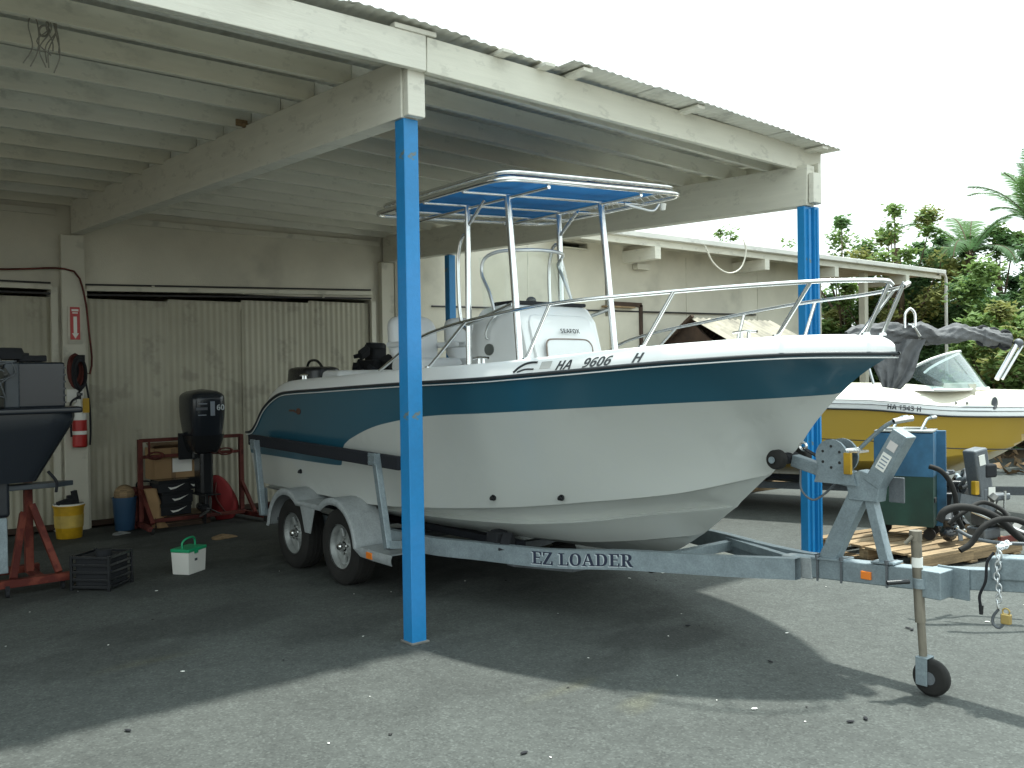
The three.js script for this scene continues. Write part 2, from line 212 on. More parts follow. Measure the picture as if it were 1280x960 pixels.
// ---------------------------------------------------------------- carport
const yp = (x, z) => { const s = clamp(x / 4, -.05, 1.1), b = clamp(-z / 6.2, -.1, 1); return 3.60 - s * (.15 - .13 * b); }; // underside of the purlins
const skew = z => .072 * z;
{
  const c = thing('carport', 'long white painted timber carport with bright blue posts', 'carport');
  // posts
  const post = (x, z, h, w) => { const g = part('post', c); obj('post_shaft', RB(w, h, w, .006, x, h / 2, z), M.blue, g); obj('foot_plate', RB(w + .025, .012, w + .03, .003, x, .006, z), std(rgb(.30, .31, .31), .8, { map: T.grime }), g); return g; };
  post(0, -.02, 3.235, .105);
  const g2 = part('post', c); // right post: a blue channel pair
  obj('post_shaft', [RB(.115, 3.09, .075, .005, 4.0, 1.545, .165), RB(.07, 3.09, .07, .005, 4.085, 1.545, .20), B(.03, 3.05, .02, 3.995, 1.54, .212), B(.02, 3.05, .02, 4.075, 1.54, .242)], M.blue, g2);
  obj('foot_plate', RB(.2, .012, .19, .003, 4.02, .006, .18), std(rgb(.30, .31, .31), .8), g2);
  post(4 + skew(-4.78), -4.78, 3.2, .10);
  for (const x of [-4.2, -8.4]) post(x, -.02, 3.235, .105);
  // cross beams
  const bm = (x, z0, z1, y0, y1, h, m, w = .13) => obj('cross_beam', beam([x + skew(z0), y0 + h / 2, z0], [x + skew(z1), y1 + h / 2, z1], w, h, V(0, 1, 0), .006), m, c);
  bm(0, .02, -6.17, 3.236, 3.30, .36, M.cream); bm(4.0, .22, -6.17, 3.094, 3.245, .355, M.creamB); bm(-4.2, .02, -6.17, 3.236, 3.3, .36, M.creamB); bm(-8.4, .02, -6.17, 3.236, 3.3, .36, M.creamB);
  obj('beam_end_block', RB(.125, .285, .055, .006, .012, 3.385, .055), M.cream, c);
  obj('beam_end_block', RB(.12, .26, .05, .006, 4.03, 3.245, .255), M.cream, c);
  obj('beam_end_block', RB(.045, .36, .10, .006, 4.13, 3.30, .19), M.creamB, c);
  // purlins, one board for each bay
  const zs = [-.17, -.64, -1.11, -1.59, -2.05, -2.53, -3.05, -3.6, -4.1, -4.6, -5.1, -5.6, -6.1], r = rng(4);
  for (const z of zs) for (const [xa, xb] of [[-8.4, -4.202], [-4.198, -.002], [.002, 4.24]]) {
    const k = .045, h = .135, xa2 = xa + (xa > 0 ? skew(z) : skew(z)), xb2 = xb + (xb > 3 ? 0 : skew(z)), e = (r() - .5) * .012;
    obj('purlin', beam([xa2, yp(xa2, z) + h / 2 + e, z], [xb2, yp(xb2, z) + h / 2 + e * .3, z], k, h, V(0, 1, 0), .004), [M.cream, M.creamB, M.creamC][(r() * 3) | 0], c);
  }
  for (const [px, py] of [[300, 155]]) { const q = onZ(px, py, -2.05); obj('purlin_splice', [B(.09, .05, .02, q.x, yp(q.x, -2.05) + .03, -2.02), B(.06, .03, .03, q.x + .03, yp(q.x, -2.05) + .01, -2.0)], M.palletB, c); }
  // fascia boards
  const fb = (a, b, m) => obj('fascia_board', beam(a, b, .045, .215, V(0, 1, 0), .005), m, c);
  fb([-8.6, 3.622, .105], [-4.1, 3.622, .105], M.creamC); fb([-4.09, 3.622, .105], [.058, 3.622, .105], M.cream); fb([.062, 3.615, .108], [4.32, 3.525, .112], M.creamB);
  obj('fascia_cover', RB(.30, .03, .055, .004, -.02, 3.745, .11), M.cream, c);
  // outriggers that carry the roof overhang
  for (const x of [-3.4, -2.2, -1.0, .62, .98, 1.24, 2.42, 4.1]) obj('outrigger', RB(.085, .026, x < 1 ? .20 : .30, .004, x, yp(x, 0) + .152, x < 1 ? .13 : .17), M.cream, c);
  // corrugated sheets, each lapping its neighbour
  const sheet = (x0, w, k) => { const n = Math.round(w / .0127), z0 = x0 < .5 ? .165 + .01 * ((k * 7) % 3) : .335 + .012 * ((k * 7) % 3); return grid(2, n, (u, v) => { const x = x0 + w * v, z = z0 - (z0 + 6.5) * u; return [x, yp(x, z) + .178 + .0045 * Math.sin(x / .076 * 2 * Math.PI) + (k % 2) * .004 - .0, z]; }); };
  for (let k = 0, x = 4.36; x > -8.6; k++) { const w = .86; obj('roof_sheet', crease(sheet(x - w, w, k), 60), M.roofTop, c); x -= .80; }
  obj('end_board', beam([4.275, yp(4.27, 0) + .075, .08], [4.275, yp(4.27, -6) + .075, -6.3], .03, .17, V(0, 1, 0), .004), M.creamB, c);
  // small things fixed to the roof
  obj('flood_lamp_globe', SP(.03, 1, 1, 1, 3.05, 3.28, -.75), M.white, c);
}
// a tangle of rope and wire hangs from the first purlin
{
  const o = thing('rope_tangle', 'grey tangle of rope and wire hanging from a carport rafter', 'rope', [-1.90, 3.58, -.66]);
  const r = rng(31); const strands = [];
  for (let k = 0; k < 9; k++) { const x = (r() - .5) * .16, l = .12 + .22 * r(); strands.push(TB([[x, .1, 0], [x + (r() - .5) * .08, -.02, .03], [x + (r() - .5) * .14, -l * .6, .02], [x + (r() - .5) * .16, -l, (r() - .5) * .06]], .005, 18, 5)); }
  o.scale.setScalar(.72); obj('strand', strands, M.ropeDark, o); obj('binding', TR(.04, .008, 0, -.04, .02, .6, .4), M.ropeDark, o);
}
// ---------------------------------------------------------------- workshop behind the carport
{
  const w = thing('workshop_building', 'cream workshop wall with ribbed sliding doors at the back of the carport', 'building');
  const Z = -6.2, bay = [[-8.6, -5.05], [-4.55, -.72], [-.36, 3.30]];
  const topY = 3.80;
  obj('wall', [B(12.3, topY - 2.72, .18, -2.45, (topY + 2.72) / 2, Z - .09), B(.5, 2.72, .18, -4.80, 1.36, Z - .09), B(.36, 2.72, .18, -.54, 1.36, Z - .09), B(.38, 2.72, .18, 3.5, 1.36, Z - .09), B(.18, topY, 5, 3.6, topY / 2, Z - 2.69), B(12.3, topY, .1, -2.4, topY / 2, Z - 5.2), B(.18, topY, 5, -8.5, topY / 2, Z - 2.7)], M.wall, w);
  obj('back_roof', B(12.5, .1, 5.4, -2.45, topY + .06, Z - 2.72), M.roofTop, w);
  obj('pilaster', RB(.24, 3.28, .09, .006, -.505, 1.64, Z + .045), M.trim, w);
  obj('pilaster', RB(.20, 3.24, .10, .006, 3.53, 1.62, Z + .05), M.trim, w);
  obj('corner_batten', RB(.10, 3.5, .12, .006, 3.70, 1.75, Z + .03), M.trim, w);
  obj('wall_batten', RB(3.8, .07, .03, .004, 1.55, 3.50, Z + .015), M.trim, w); obj('wall_batten', RB(4.0, .07, .03, .004, -2.65, 3.53, Z + .015), M.trim, w);
  bay.forEach(([x0, x1], k) => {
    const y0 = 2.62, y1 = k === 2 ? 2.73 : 2.62, wid = x1 - x0, xm = (x0 + x1) / 2;
    obj('door_header', [beam([x0, y0 + .075, Z + .03], [x1, y1 + .075, Z + .03], .06, .05, V(0, 1, 0), .004)], M.trim, w);
    obj('door_track', [beam([x0, y0 + .008, Z + .015], [x1, y1 + .008, Z + .015], .05, .02), beam([x0, y0 + .125, Z + .012], [x1, y1 + .125, Z + .012], .03, .018)], M.dark, w);
    for (let q = 0; q < 3; q++) obj('track_hanger', B(.03, .05, .02, x0 + wid * (.2 + .3 * q), y0 + .12, Z + .04), M.trim, w);
    for (const x of [x0 - .03, x1 + .03]) obj('door_jamb', RB(.07, 2.7, .05, .004, x, 1.35, Z + .02), M.trim, w);
    const d = part('sliding_door', w); const n = Math.round(wid / .92), pw = wid / n;
    for (let q = 0; q < n; q++) {
      const a = x0 + q * pw, yt = y0 - .03 + (y1 - y0) * (q / n); const nn = Math.round(pw / .0131);
      obj('door_panel', crease(grid(1, nn, (u, v) => { const x = a + pw * v; return [x, .02 + (yt - .02) * u, Z - .03 + .0065 * Math.cos(x / .076 * 2 * Math.PI) + (q % 2) * .003]; }), 60), q % 2 ? M.doorB : M.door, d);
      if (q === 2) obj('panel_joint', B(.02, 2.5, .008, a, 1.28, Z - .012), M.doorB, d);
    }
    obj('door_bottom_rail', B(wid, .06, .03, xm, .05, Z - .005), M.brown, d);
  });
}
// things fixed to the pilaster between the doors
{
  const s = thing('fire_sign', 'red extinguisher sign with white down arrow above the hose reel', 'sign', [-.50, 2.28, -6.10]);
  obj('sign_board', RB(.15, .42, .012, .003, 0, 0, 0), M.trim, s); obj('red_panel', RB(.10, .36, .008, .002, 0, .02, .009), M.red, s);
  obj('arrow_print', [B(.035, .19, .003, 0, .0, .0145), put(ext([[-.035, 0], [.035, 0], [0, -.06]], .003), 0, -.09, .013), B(.07, .022, .003, 0, .165, .0145), B(.055, .012, .003, 0, .135, .0145)], M.paper, s);
  const r = thing('hose_reel', 'dark red coiled hose reel hung on the pilaster by the extinguisher', 'hose reel', [-.48, 1.80, -6.05]);
  obj('bracket', RB(.09, .34, .05, .006, .02, -.02, -.02), M.matBlack, r);
  for (let k = 0; k < 5; k++) obj('hose_coil', put(new THREE.TorusGeometry(.10 + .012 * (k % 2), .016, 8, 24).scale(.75, 1.55, 1), -.06 + .012 * k, -.02 - .01 * k, .03 + .022 * k, 0, .5, 0), k < 3 ? M.redDull : M.matBlack, r);
  const h = tag(obj('air_hose', TB([[-8, 2.80, -6.13], [-3, 2.83, -6.13], [-1.2, 2.86, -6.12], [-.6, 2.90, -6.10], [-.48, 2.86, -6.09], [-.40, 2.62, -6.09], [-.36, 2.2, -6.08], [-.34, 1.85, -6.07], [-.38, 1.72, -6.06], [-.44, 1.76, -6.05]], .011, 90), M.redDull), 'thin dark red air hose running along the wall above the doors', 'hose');
  tag(obj('hose_tail', TB([[-.44, 1.72, -6.0], [-.40, 1.45, -5.98], [-.385, 1.1, -6.0], [-.39, .95, -6.02]], .011, 30), M.matBlack), 'black hose tail hanging straight down beside the extinguisher', 'hose');
  const f = thing('fire_extinguisher', 'red fire extinguisher with white label on the pilaster', 'extinguisher', [-.49, .93, -6.03]);
  obj('cylinder', LA([[0, 0], [.07, 0], [.075, .02], [.075, .22], [.075, .221], [.075, .3]]), M.red, f); obj('upper_shell', LA([[.075, .3], [.075, .40], [.062, .46], [.025, .50], [.022, .53]]), M.white, f);
  obj('label', LA([[.0765, .14], [.0765, .18]]), M.paper, f); obj('valve', [CY(.022, .022, .06, 0, .55, 0), B(.03, .03, .14, 0, .585, .03), B(.025, .012, .15, 0, .615, .03, -.25)], M.black, f);
  obj('yellow_tag', B(.07, .16, .004, .05, .46, .085, 0, .2), M.yellow, f); obj('nozzle_hose', TB([[0, .56, .02], [-.09, .5, .05], [-.10, .3, .05], [-.095, .12, .05]], .012, 24), M.matBlack, f);
  obj('wall_hook', B(.03, .12, .05, 0, .5, -.05), M.galvDark, f);
  tag(obj('notice_plate', RB(.17, .14, .008, .002, -.51, 1.50, -6.10), M.paper), 'small pale notice plate under the hose reel', 'notice');
}
// ---------------------------------------------------------------- boats
function recentre(o, x, y, z) { for (const c of o.children) { c.position.x -= x - o.position.x; c.position.y -= y - o.position.y; c.position.z -= z - o.position.z; } o.position.set(x, y, z); return o; }
const XC = 1.63;
const curveB = (B0, z0, zb, p, e = .8) => z => { const t = clamp((z - z0) / (zb - z0)); return t >= 1 ? 0 : B0 * Math.pow(1 - Math.pow(t, p), e); };
const stem = z => interp([[.2, .37], [.45, .395], [.64, .431], [.917, .586], [1.176, .786], [1.419, .998], [1.645, 1.192], [1.754, 1.337], [1.985, 1.57], [2.12, 1.665], [2.25, 1.735]], z);
const hull = {
  keel: [z => 0, z => z < .2 ? interp([[-3.7, .35], [-1, .345], [.2, .37]], z) : stem(z)],
  s3: [curveB(.70, -1.5, .93, 2), z => interp([[-3.7, .50], [-1, .50], [.18, .50], [.52, .529], [.93, .59]], z)],
  c2: [curveB(1.0, -1.5, 1.2, 2), z => interp([[-3.7, .60], [-.93, .615], [-.1, .63], [.37, .671], [.85, .748], [1.2, .80]], z)],
  chine: [curveB(1.09, -1.5, 1.45, 2), z => interp([[-3.7, .655], [-1.67, .65], [-.8, .695], [0, .76], [.54, .829], [1.02, .9], [1.45, 1.02]], z)],
  rub: [z => curveB(1.2, -.3, 2.25, 2.1)(z) * (1 - .02 * clamp((-z - 2.5) / 1.2)), z => interp([[-3.7, 1.14], [-3.60, 1.142], [-3.48, 1.19], [-3.26, 1.366], [-3.05, 1.465], [-2.8, 1.525], [-2.1, 1.555], [-.87, 1.60], [.07, 1.628], [.71, 1.664], [1.4, 1.713], [1.98, 1.74], [2.25, 1.735]], z)],
};
const blueY = z => interp([[-3.7, .94], [-2.1, .93], [-1.88, .935], [-1.80, 1.10], [-1.62, 1.18], [-1.17, 1.295], [-.5, 1.377], [0, 1.402], [1.13, 1.466], [1.58, 1.489], [2.0, 1.52]], z);
function sideAt(z, y) { // half-breadth of the topsides at height y
  let [bc, yc] = [hull.chine[0](z), hull.chine[1](z)], bs = hull.rub[0](z), ys = hull.rub[1](z); const st = z > .2 ? stem(z) : 0; if (st > yc) { yc = st; bc = 0; }
  const u = clamp((y - yc) / Math.max(1e-3, ys - yc)), k = 1 + .75 * sst(0, 1.7, z); return bc + (bs - bc) * (Math.pow(u, k) * .92 + .08 * Math.sqrt(u));
}
const ZS = []; for (let i = 0; i <= 96; i++) { const t = i / 96; ZS.push(-3.67 + (2.25 + 3.67) * (1 - Math.pow(1 - t, 1.35))); } for (const z of [-1.9, -1.87, -1.84, -1.81, -1.78]) ZS.push(z); ZS.sort((a, b) => a - b);
const prof = (c, z) => { let b = c[0](z), y = c[1](z); const st = z > .2 ? stem(z) : -1; if (y < st || (b <= 0 && st > 0)) { b = 0; y = st; } return [b, y]; };
function hullStrip(rows, s) { return grid(ZS.length - 1, rows.length - 1, (u, v, i, j) => { const z = ZS[i], [b, y] = rows[j](z); return [XC + s * b, y, z]; }); }
{
  const b = thing('center_console_boat', 'white and deep blue centre console fishing boat on a galvanised trailer', 'boat');
  const rowsW = [z => prof(hull.keel, z), z => { const [bb, y] = prof(hull.s3, z); return [bb, y - .004 * clamp(bb / .15)]; }, z => { const [bb, y] = prof(hull.s3, z); return [bb + .05 * clamp(bb / .15), y + .004 * clamp(bb / .15)]; }, z => { const [bb, y] = prof(hull.c2, z); return [bb - .03 * clamp(bb / .15), y - .022 * clamp(bb / .15)]; }, z => prof(hull.c2, z), z => { const [bb, y] = prof(hull.c2, z); return [bb - .055 * clamp(bb / .15), y + .014 * clamp(bb / .15)]; }, z => { const [bb, y] = prof(hull.chine, z); return [bb - .062 * clamp(bb / .15), y - .004 * clamp(bb / .15)]; }, z => prof(hull.chine, z)];
  const yl = (f, z) => { const c = prof(hull.chine, z), r = prof(hull.rub, z), st = z > .2 ? stem(z) : -1; let y = f(c[1], r[1]); y = clamp(y, Math.max(c[1], st), r[1]); return [y <= st + 1e-4 ? 0 : sideAt(z, y), y]; };
  for (let k = 1; k <= 8; k++) rowsW.push(z => yl((yc, yr) => yc + (Math.min(blueY(z), yr) - yc) * k / 8, z));
  const rowsB = []; for (let k = 0; k <= 8; k++) rowsB.push(z => yl((yc, yr) => { const y0 = Math.min(blueY(z), yr); return y0 + (yr - y0) * k / 8; }, z));
  obj('hull', [crease(hullStrip(rowsW, -1), 16), crease(hullStrip(rowsW, 1), 16)], M.gel, b);
  obj('blue_topside', [crease(hullStrip(rowsB, -1), 40), crease(hullStrip(rowsB, 1), 40)], M.gelBlue, b);
  { const pts = [...rowsW, ...rowsB].map(r => r(-3.665)), s = new THREE.Shape([...pts.map(p => new THREE.Vector2(-p[0], p[1])), ...pts.slice().reverse().map(p => new THREE.Vector2(p[0], p[1]))]); obj('transom', put(new THREE.ShapeGeometry(s), XC, 0, -3.66), M.gelBlue, b); }
  // gunwale cap and inner liner
  const ch = z => (.085 * sst(-3.6, -3.0, z) + .02) * (.12 + .88 * Math.sqrt(clamp((2.262 - z) / .22))), cap = (db, dy) => z => { const [bb, y] = prof(hull.rub, z); return [Math.max(0, bb + db * clamp(bb / .3)), y + dy * ch(z) / .105]; };
  const capRows = [cap(.012, -.004), cap(.014, .012), cap(-.02, .075), cap(-.045, .098), cap(-.07, .104), cap(-.25, .107), cap(-.265, .098), cap(-.27, .06)];
  obj('gunwale_cap', [-1, 1].map(s => crease(hullStrip(capRows, s), 35)), M.cap, b);
  const lin = [cap(-.27, .06), z => { const c = cap(-.29, 0)(z), y = c[1] - .02 - .45 * sst(1.5, .5, z); return [Math.max(0, Math.min(c[0], sideAt(z, y) - .03)), y]; }];
  obj('cockpit_liner', [-1, 1].map(s => crease(hullStrip(lin, s), 35)), M.nonskid, b);
  obj('cockpit_floor', grid(40, 2, (u, v) => { const z = -3.3 + 4.2 * u, bb = Math.max(0, Math.min(hull.rub[0](z) - .28, sideAt(z, 1.1) - .04)); return [XC + bb * (2 * v - 1), 1.09, z]; }), M.nonskid, b);
  obj('splash_well', [B(2.1, .42, .06, XC, 1.32, -3.02), RB(2.2, .05, .65, .02, XC, 1.115, -3.33)], M.gel, b);
  // rub rail: dark strip with a white bead
  const line = (db, dy, r, z1 = 2.262) => [-1, 1].map(s => TB(Array.from({ length: 70 }, (_, i) => { const z = -3.67 + (z1 + 3.67) * (1 - Math.pow(1 - i / 69, 1.5)), bb = Math.max(.0, hull.rub[0](z)); return [XC + s * (bb + db), hull.rub[1](z) + dy, Math.min(z, 2.25) + (bb < .05 ? db : 0)]; }), r, 150, 6));
  obj('rub_rail', line(.012, 0, .011), M.rubStrip, b); obj('rub_bead', line(.008, -.022, .0045), M.cap, b);
  // registration letters on the starboard side of the cap
  const capPt = (z, t, out) => { const r0 = cap(.014, .012)(z), r1 = cap(-.02, .075)(z); const bb = r0[0] + (r1[0] - r0[0]) * t + out, y = r0[1] + (r1[1] - r0[1]) * t; return [XC - bb, y, z]; };
  const lay = z0 => (x, y, w) => capPt(z0 + x + y * .22, y / .063 * 1.0, .0025 + w);
  obj('registration_letters', [word('HA', .055, .001, font, lay(.70)), word('9606', .055, .001, font, lay(.875)), word('H', .055, .001, font, lay(1.16))], M.ink, b);
  obj('registration_sticker', grid(1, 1, (u, v) => capPt(.59 + .075 * u, .25 + .7 * v, .003)), std(rgb(.42, .42, .40), .6), b);
  obj('club_decal', [TB([.40, .43, .47, .52, .56].map((z, i) => capPt(z, [.15, .6, .9, 1.0, .95][i], .004)), .007, 20, 5), TB([.43, .48, .55].map((z, i) => capPt(z, [.15, .35, .3][i], .004)), .005, 12, 5)], M.ink, b);
  // hull fittings
  for (const [px, py] of [[376, 589], [617, 622], [702, 622]]) { let q = onX(px, py, .55); for (let k = 0; k < 6; k++) q = onX(px, py, XC - sideAt(q.z, q.y) - .004); obj('through_hull', [CY(.02, .02, .012, q.x, q.y, q.z, 0, 0, Math.PI / 2), put(CY(.016, .012, .03), q.x - .008, q.y - .006, q.z, 0, 0, 1.2)], M.black, b); }
  { let q = onX(370, 514, .45); const hb = z => XC - sideAt(z, q.y) - .004; obj('side_emblem', [B(.004, .016, .11, hb(q.z), q.y + .004, q.z - .08), put(CY(.028, .028, .004).scale(1, 1, 1.5), hb(q.z), q.y, q.z + .05, 0, 0, Math.PI / 2), B(.004, .012, .05, hb(q.z), q.y - .006, q.z)], std(rgb(.10, .045, .03), .5), b); }
  { let q = onX(300 + 972 * .2083, 420 + 435 * .2083, .43); obj('side_vent', RB(.012, .07, .035, .004, q.x + .01, q.y, q.z), M.cap, b); }
  { const q = V(1.63, 1.13, 1.62); obj('bow_eye', TR(.022, .008, XC, 1.205, 1.68, 0, Math.PI / 2, 0), M.chrome, b); }
  for (const [z, s] of [[-.02, -1], [-.02, 1], [1.5, 1], [-2.6, -1], [1.65, -1]]) { const bb = hull.rub[0](z) - .11, y = hull.rub[1](z) + .11; const x = XC + s * bb; obj('cleat', [TB([[x, y + .03, z - .08], [x, y + .036, z], [x, y + .03, z + .08]], .008, 12, 6), CY(.009, .012, .035, x, y + .012, z - .025), CY(.009, .012, .035, x, y + .012, z + .025)], M.chrome, b); }
  // bow rail, starboard and port
  const railTop = [[-1.34, 1.70], [-1.1, 1.80], [-.8, 1.92], [-.47, 1.985], [.08, 2.045], [.64, 2.09], [1.26, 2.11], [1.77, 2.115], [2.1, 2.12], [2.26, 2.12]];
  const railX = z => Math.max(.0, (z < 1.2 ? hull.rub[0](z) - .13 : interp([[1.2, hull.rub[0](1.2) - .13], [1.7, .60], [2.02, .43], [2.20, .25], [2.27, .12]], z)));
  for (const s of [-1, 1]) {
    const rp = part('bow_rail', b);
    obj('top_tube', TB([...railTop.map(([z, y]) => [XC + s * railX(z), y, z]), [XC + s * .10, 2.117, 2.275], [XC + s * .06, 2.10, 2.272]], .0125, 90, 8), M.alu, rp);
    for (const [z0, z1] of [[-.62, -.2], [.39, .55], [1.15, 1.32], [1.79, 2.02], [2.13, 2.268]]) { const y0 = hull.rub[1](z0) + .1, x0 = Math.max(.05, hull.rub[0](z0) - .1), x1 = z1 > 2.2 ? .075 : railX(z1); obj('stanchion', [rod([XC + s * x0, y0, z0], [XC + s * x1, interp(railTop, z1), z1], .0115), CY(.022, .026, .014, XC + s * x0, y0 + .007, z0)], M.alu, rp); }
  }
  // console
  const cg = part('console', b), cw = .80, cs = [[-1.08, 1.09], [-1.08, 1.80], [-1.0, 2.05], [-.90, 2.13], [-.63, 2.155], [-.555, 2.13], [-.48, 2.04], [-.38, 1.70], [-.32, 1.62], [-.10, 1.58], [-.08, 1.09]];
  { const g = ext(cs.map(([z, y]) => [-z, y]), cw - .10, .05); put(g, XC - cw / 2 + .05, 0, 0, 0, Math.PI / 2, 0); obj('console_shell', crease(g, 40), M.cap, cg); }
  const fz = (y, o = .003) => interp([[1.62, -.35], [1.70, -.328], [2.04, -.43], [2.13, -.505]], y) + o; // slope of the front face
  const fr = (x0, x1, y0, y1, r, o) => { const P = []; const q = (cx, cy, a0) => { for (let k = 0; k <= 4; k++) { const a = a0 + k * Math.PI / 8; P.push([cx + r * Math.cos(a), cy + r * Math.sin(a)]); } }; q(x1 - r, y1 - r, 0); q(x0 + r, y1 - r, Math.PI / 2); q(x0 + r, y0 + r, Math.PI); q(x1 - r, y0 + r, 1.5 * Math.PI); return P.map(([x, y]) => [x, y, fz(y, o)]); };
  obj('front_panel', (() => { const g = clean(ext(fr(XC - .33, XC + .33, 1.66, 2.10, .09, 0).map(p => [p[0], p[1]]), .014, .006)); const p = g.attributes.position; for (let i = 0; i < p.count; i++) p.setZ(i, fz(p.getY(i), .002) + p.getZ(i)); g.computeVertexNormals(); return crease(g, 40); })(), M.cap, cg);
  obj('hatch_seal', TB(fr(XC - .235, XC + .235, 1.60, 1.915, .06, .026), .006, 90, 6, true), std(rgb(.22, .17, .14), .7), cg);
  obj('hatch_lid', (() => { const g = clean(ext(fr(XC - .225, XC + .225, 1.61, 1.905, .055, 0).map(p => [p[0], p[1]]), .012, .004)); const p = g.attributes.position; for (let i = 0; i < p.count; i++) p.setZ(i, fz(p.getY(i), .014) + p.getZ(i)); g.computeVertexNormals(); return crease(g, 40); })(), M.vinyl, cg);
  obj('maker_name', word('SEAFOX', .034, .001, font, (x, y, z) => [XC - .05 + x * 1.15, 1.965 + y, fz(1.965 + y, .024)]), M.ink, cg);
  obj('dash_cover', RB(.76, .03, .24, .012, XC, 2.20, -.66), M.matBlack, cg); obj('compass', SP(.04, 1, .8, 1, XC - .1, 2.23, -.66), M.black, cg);
  { const q = onX(612, 437, XC - cw / 2); obj('side_port', put(CY(.045, .045, .012).scale(1, 1, 1.25), q.x - .003, q.y, q.z, 0, 0, Math.PI / 2), std(rgb(.10, .11, .10), .4), cg); obj('side_grab_handle', TB([[q.x - .01, q.y + .26, q.z + .12], [q.x - .035, q.y + .24, q.z + .10], [q.x - .04, q.y + .17, q.z + .03], [q.x - .035, q.y + .10, q.z], [q.x - .01, q.y + .08, q.z]], .010, 24), M.alu, cg); }
  obj('steering_wheel', [TR(.17, .014, XC, 1.98, -1.16, -.35), rod([XC, 1.98, -1.16], [XC, 2.0, -1.0], .02), rod([XC - .16, 1.98, -1.16], [XC + .16, 1.98, -1.16], .008), rod([XC, 1.98, -1.16], [XC, 1.82, -1.11], .008)], M.chrome, cg);
  // windshield in its tube
  const ws = part('windshield', b), wp = t => { const a = Math.PI * t; return [XC - .41 * Math.cos(a) * (1 + .0), -.86 + .34 * Math.pow(Math.max(0, Math.sin(a)), .55)]; };
  obj('clear_panel', grid(30, 6, (u, v) => { const [x, z] = wp(u); const top = 2.60 - .02 * Math.cos(2 * Math.PI * u); return [XC + (x - XC) * (1 - .10 * v), 2.13 + (top - 2.13) * v, z - .12 * v]; }), M.clear, ws);
  obj('frame_tube', TB([[XC - .42, 2.10, -0.700], [XC - .415, 2.28, -0.780], [XC - .40, 2.46, -0.900], [XC - .385, 2.56, -0.880], [XC - .34, 2.605, -0.780], [XC - .2, 2.615, -0.630], [XC, 2.62, -0.590], [XC + .2, 2.615, -0.630], [XC + .34, 2.605, -0.780], [XC + .385, 2.56, -0.880], [XC + .40, 2.46, -0.840], [XC + .415, 2.28, -0.760], [XC + .42, 2.10, -0.680]], .013, 90), M.aluSat, ws);
  // T-top
  const tt = part('t_top', b), Y = 3.02, xn = .72, xf = 2.60, za = -1.70, zb = .01, R = .16, ty = x => .053 * (x - 1.66);
  const rr = (x0, x1, z0, z1, r, y) => { const P = []; const q = (cx, cz, a0) => { for (let k = 0; k <= 5; k++) { const a = a0 + k * Math.PI / 10; const X = cx + r * Math.cos(a); P.push(V(X, y + ty(X), cz + r * Math.sin(a))); } }; q(x1 - r, z1 - r, 0); q(x0 + r, z1 - r, Math.PI / 2); q(x0 + r, z0 + r, Math.PI); q(x1 - r, z0 + r, 1.5 * Math.PI); return P; };
  obj('hoop_tube', TB(rr(xn, xf, za, zb, R, Y), .02, 160, 8, true), M.alu, tt); obj('upper_hoop', TB(rr(xn + .03, xf - .03, za + .05, zb - .03, R, Y + .055), .016, 160, 8, true), M.alu, tt);
  obj('canvas', [grid(24, 20, (u, v) => { const x = xn + .10 + (xf - xn - .20) * v, z = za + .10 + (zb - za - .2) * u; return [x, Y + ty(x) + .045 - .012 * Math.sin(Math.PI * u * 3) ** 2, z]; }), grid(24, 20, (u, v) => { const x = xn + .10 + (xf - xn - .20) * v, z = za + .10 + (zb - za - .2) * u; return [x, Y + ty(x) + .052 - .012 * Math.sin(Math.PI * u * 3) ** 2, z]; })], M.canvasBlue, tt);
  { const lac = []; const ring = rr(xn, xf, za, zb, R, Y), inn = rr(xn + .1, xf - .1, za + .1, zb - .1, R * .6, Y + .04); const c1 = new THREE.CatmullRomCurve3(ring, true), c2 = new THREE.CatmullRomCurve3(inn, true); for (let k = 0; k < 96; k++) { const a = c1.getPointAt(k / 96), d = c2.getPointAt((k + .5) / 96 % 1); lac.push(rod(a, d, .0045, .0045, 4)); } obj('lacing', lac, M.white, tt); }
  for (const z of [-1.35, -.96, -.46]) obj('cross_tube', rod([xn + .02, Y - .012 + ty(xn), z], [xf - .02, Y - .012 + ty(xf), z], .014), M.alu, tt);
  for (const x of [1.16, 2.1]) obj('fore_aft_tube', rod([x, Y - .03 + ty(x), za + .02], [x, Y - .03 + ty(x), zb - .02], .016), M.alu, tt);
  for (const s of [-1, 1]) {
    const x0 = XC + s * .50, x1 = XC + s * .48;
    obj('leg', rod([x0, 1.10, -.26], [x1, Y - .02 + ty(x1), -.46], .027, .027, 14), M.alu, tt); obj('leg', rod([x0, 1.10, -.95], [x1, Y - .02 + ty(x1), -.965], .024, .024, 14), M.alu, tt);
    obj('side_hoop', TB([[x0 - s * .02, 2.0, -.98], [x0 - s * .02, 2.06, -1.06], [x0 - s * .02, 2.35, -1.10], [x0 - s * .02, 2.62, -1.09], [x0 - s * .02, 2.74, -1.04], [x0 - s * .02, 2.76, -.97]], .015, 40), M.alu, tt);
    obj('brace', rod([x0, 2.05, -.95], [x0, 2.17, -.40], .016), M.alu, tt); obj('knee_brace', rod([x1, 2.82, -.96], [x1 + s * .0, Y - .03, -.74], .014), M.alu, tt);
    obj('leg_foot', [CY(.05, .055, .02, x0, 1.10, -.28), CY(.05, .055, .02, x0, 1.10, -.95)], M.aluSat, tt);
  }
  
  obj('spreader_light', CY(.028, .02, .05, 2.40, Y - .06, -.06), M.white, tt); obj('light_arm', TB([[2.05, Y - .06, zb - .15], [2.2, Y - .085, zb - .12], [2.33, Y - .09, zb - .1], [2.37, Y - .04, zb - .08]], .010, 20), M.aluSat, tt);
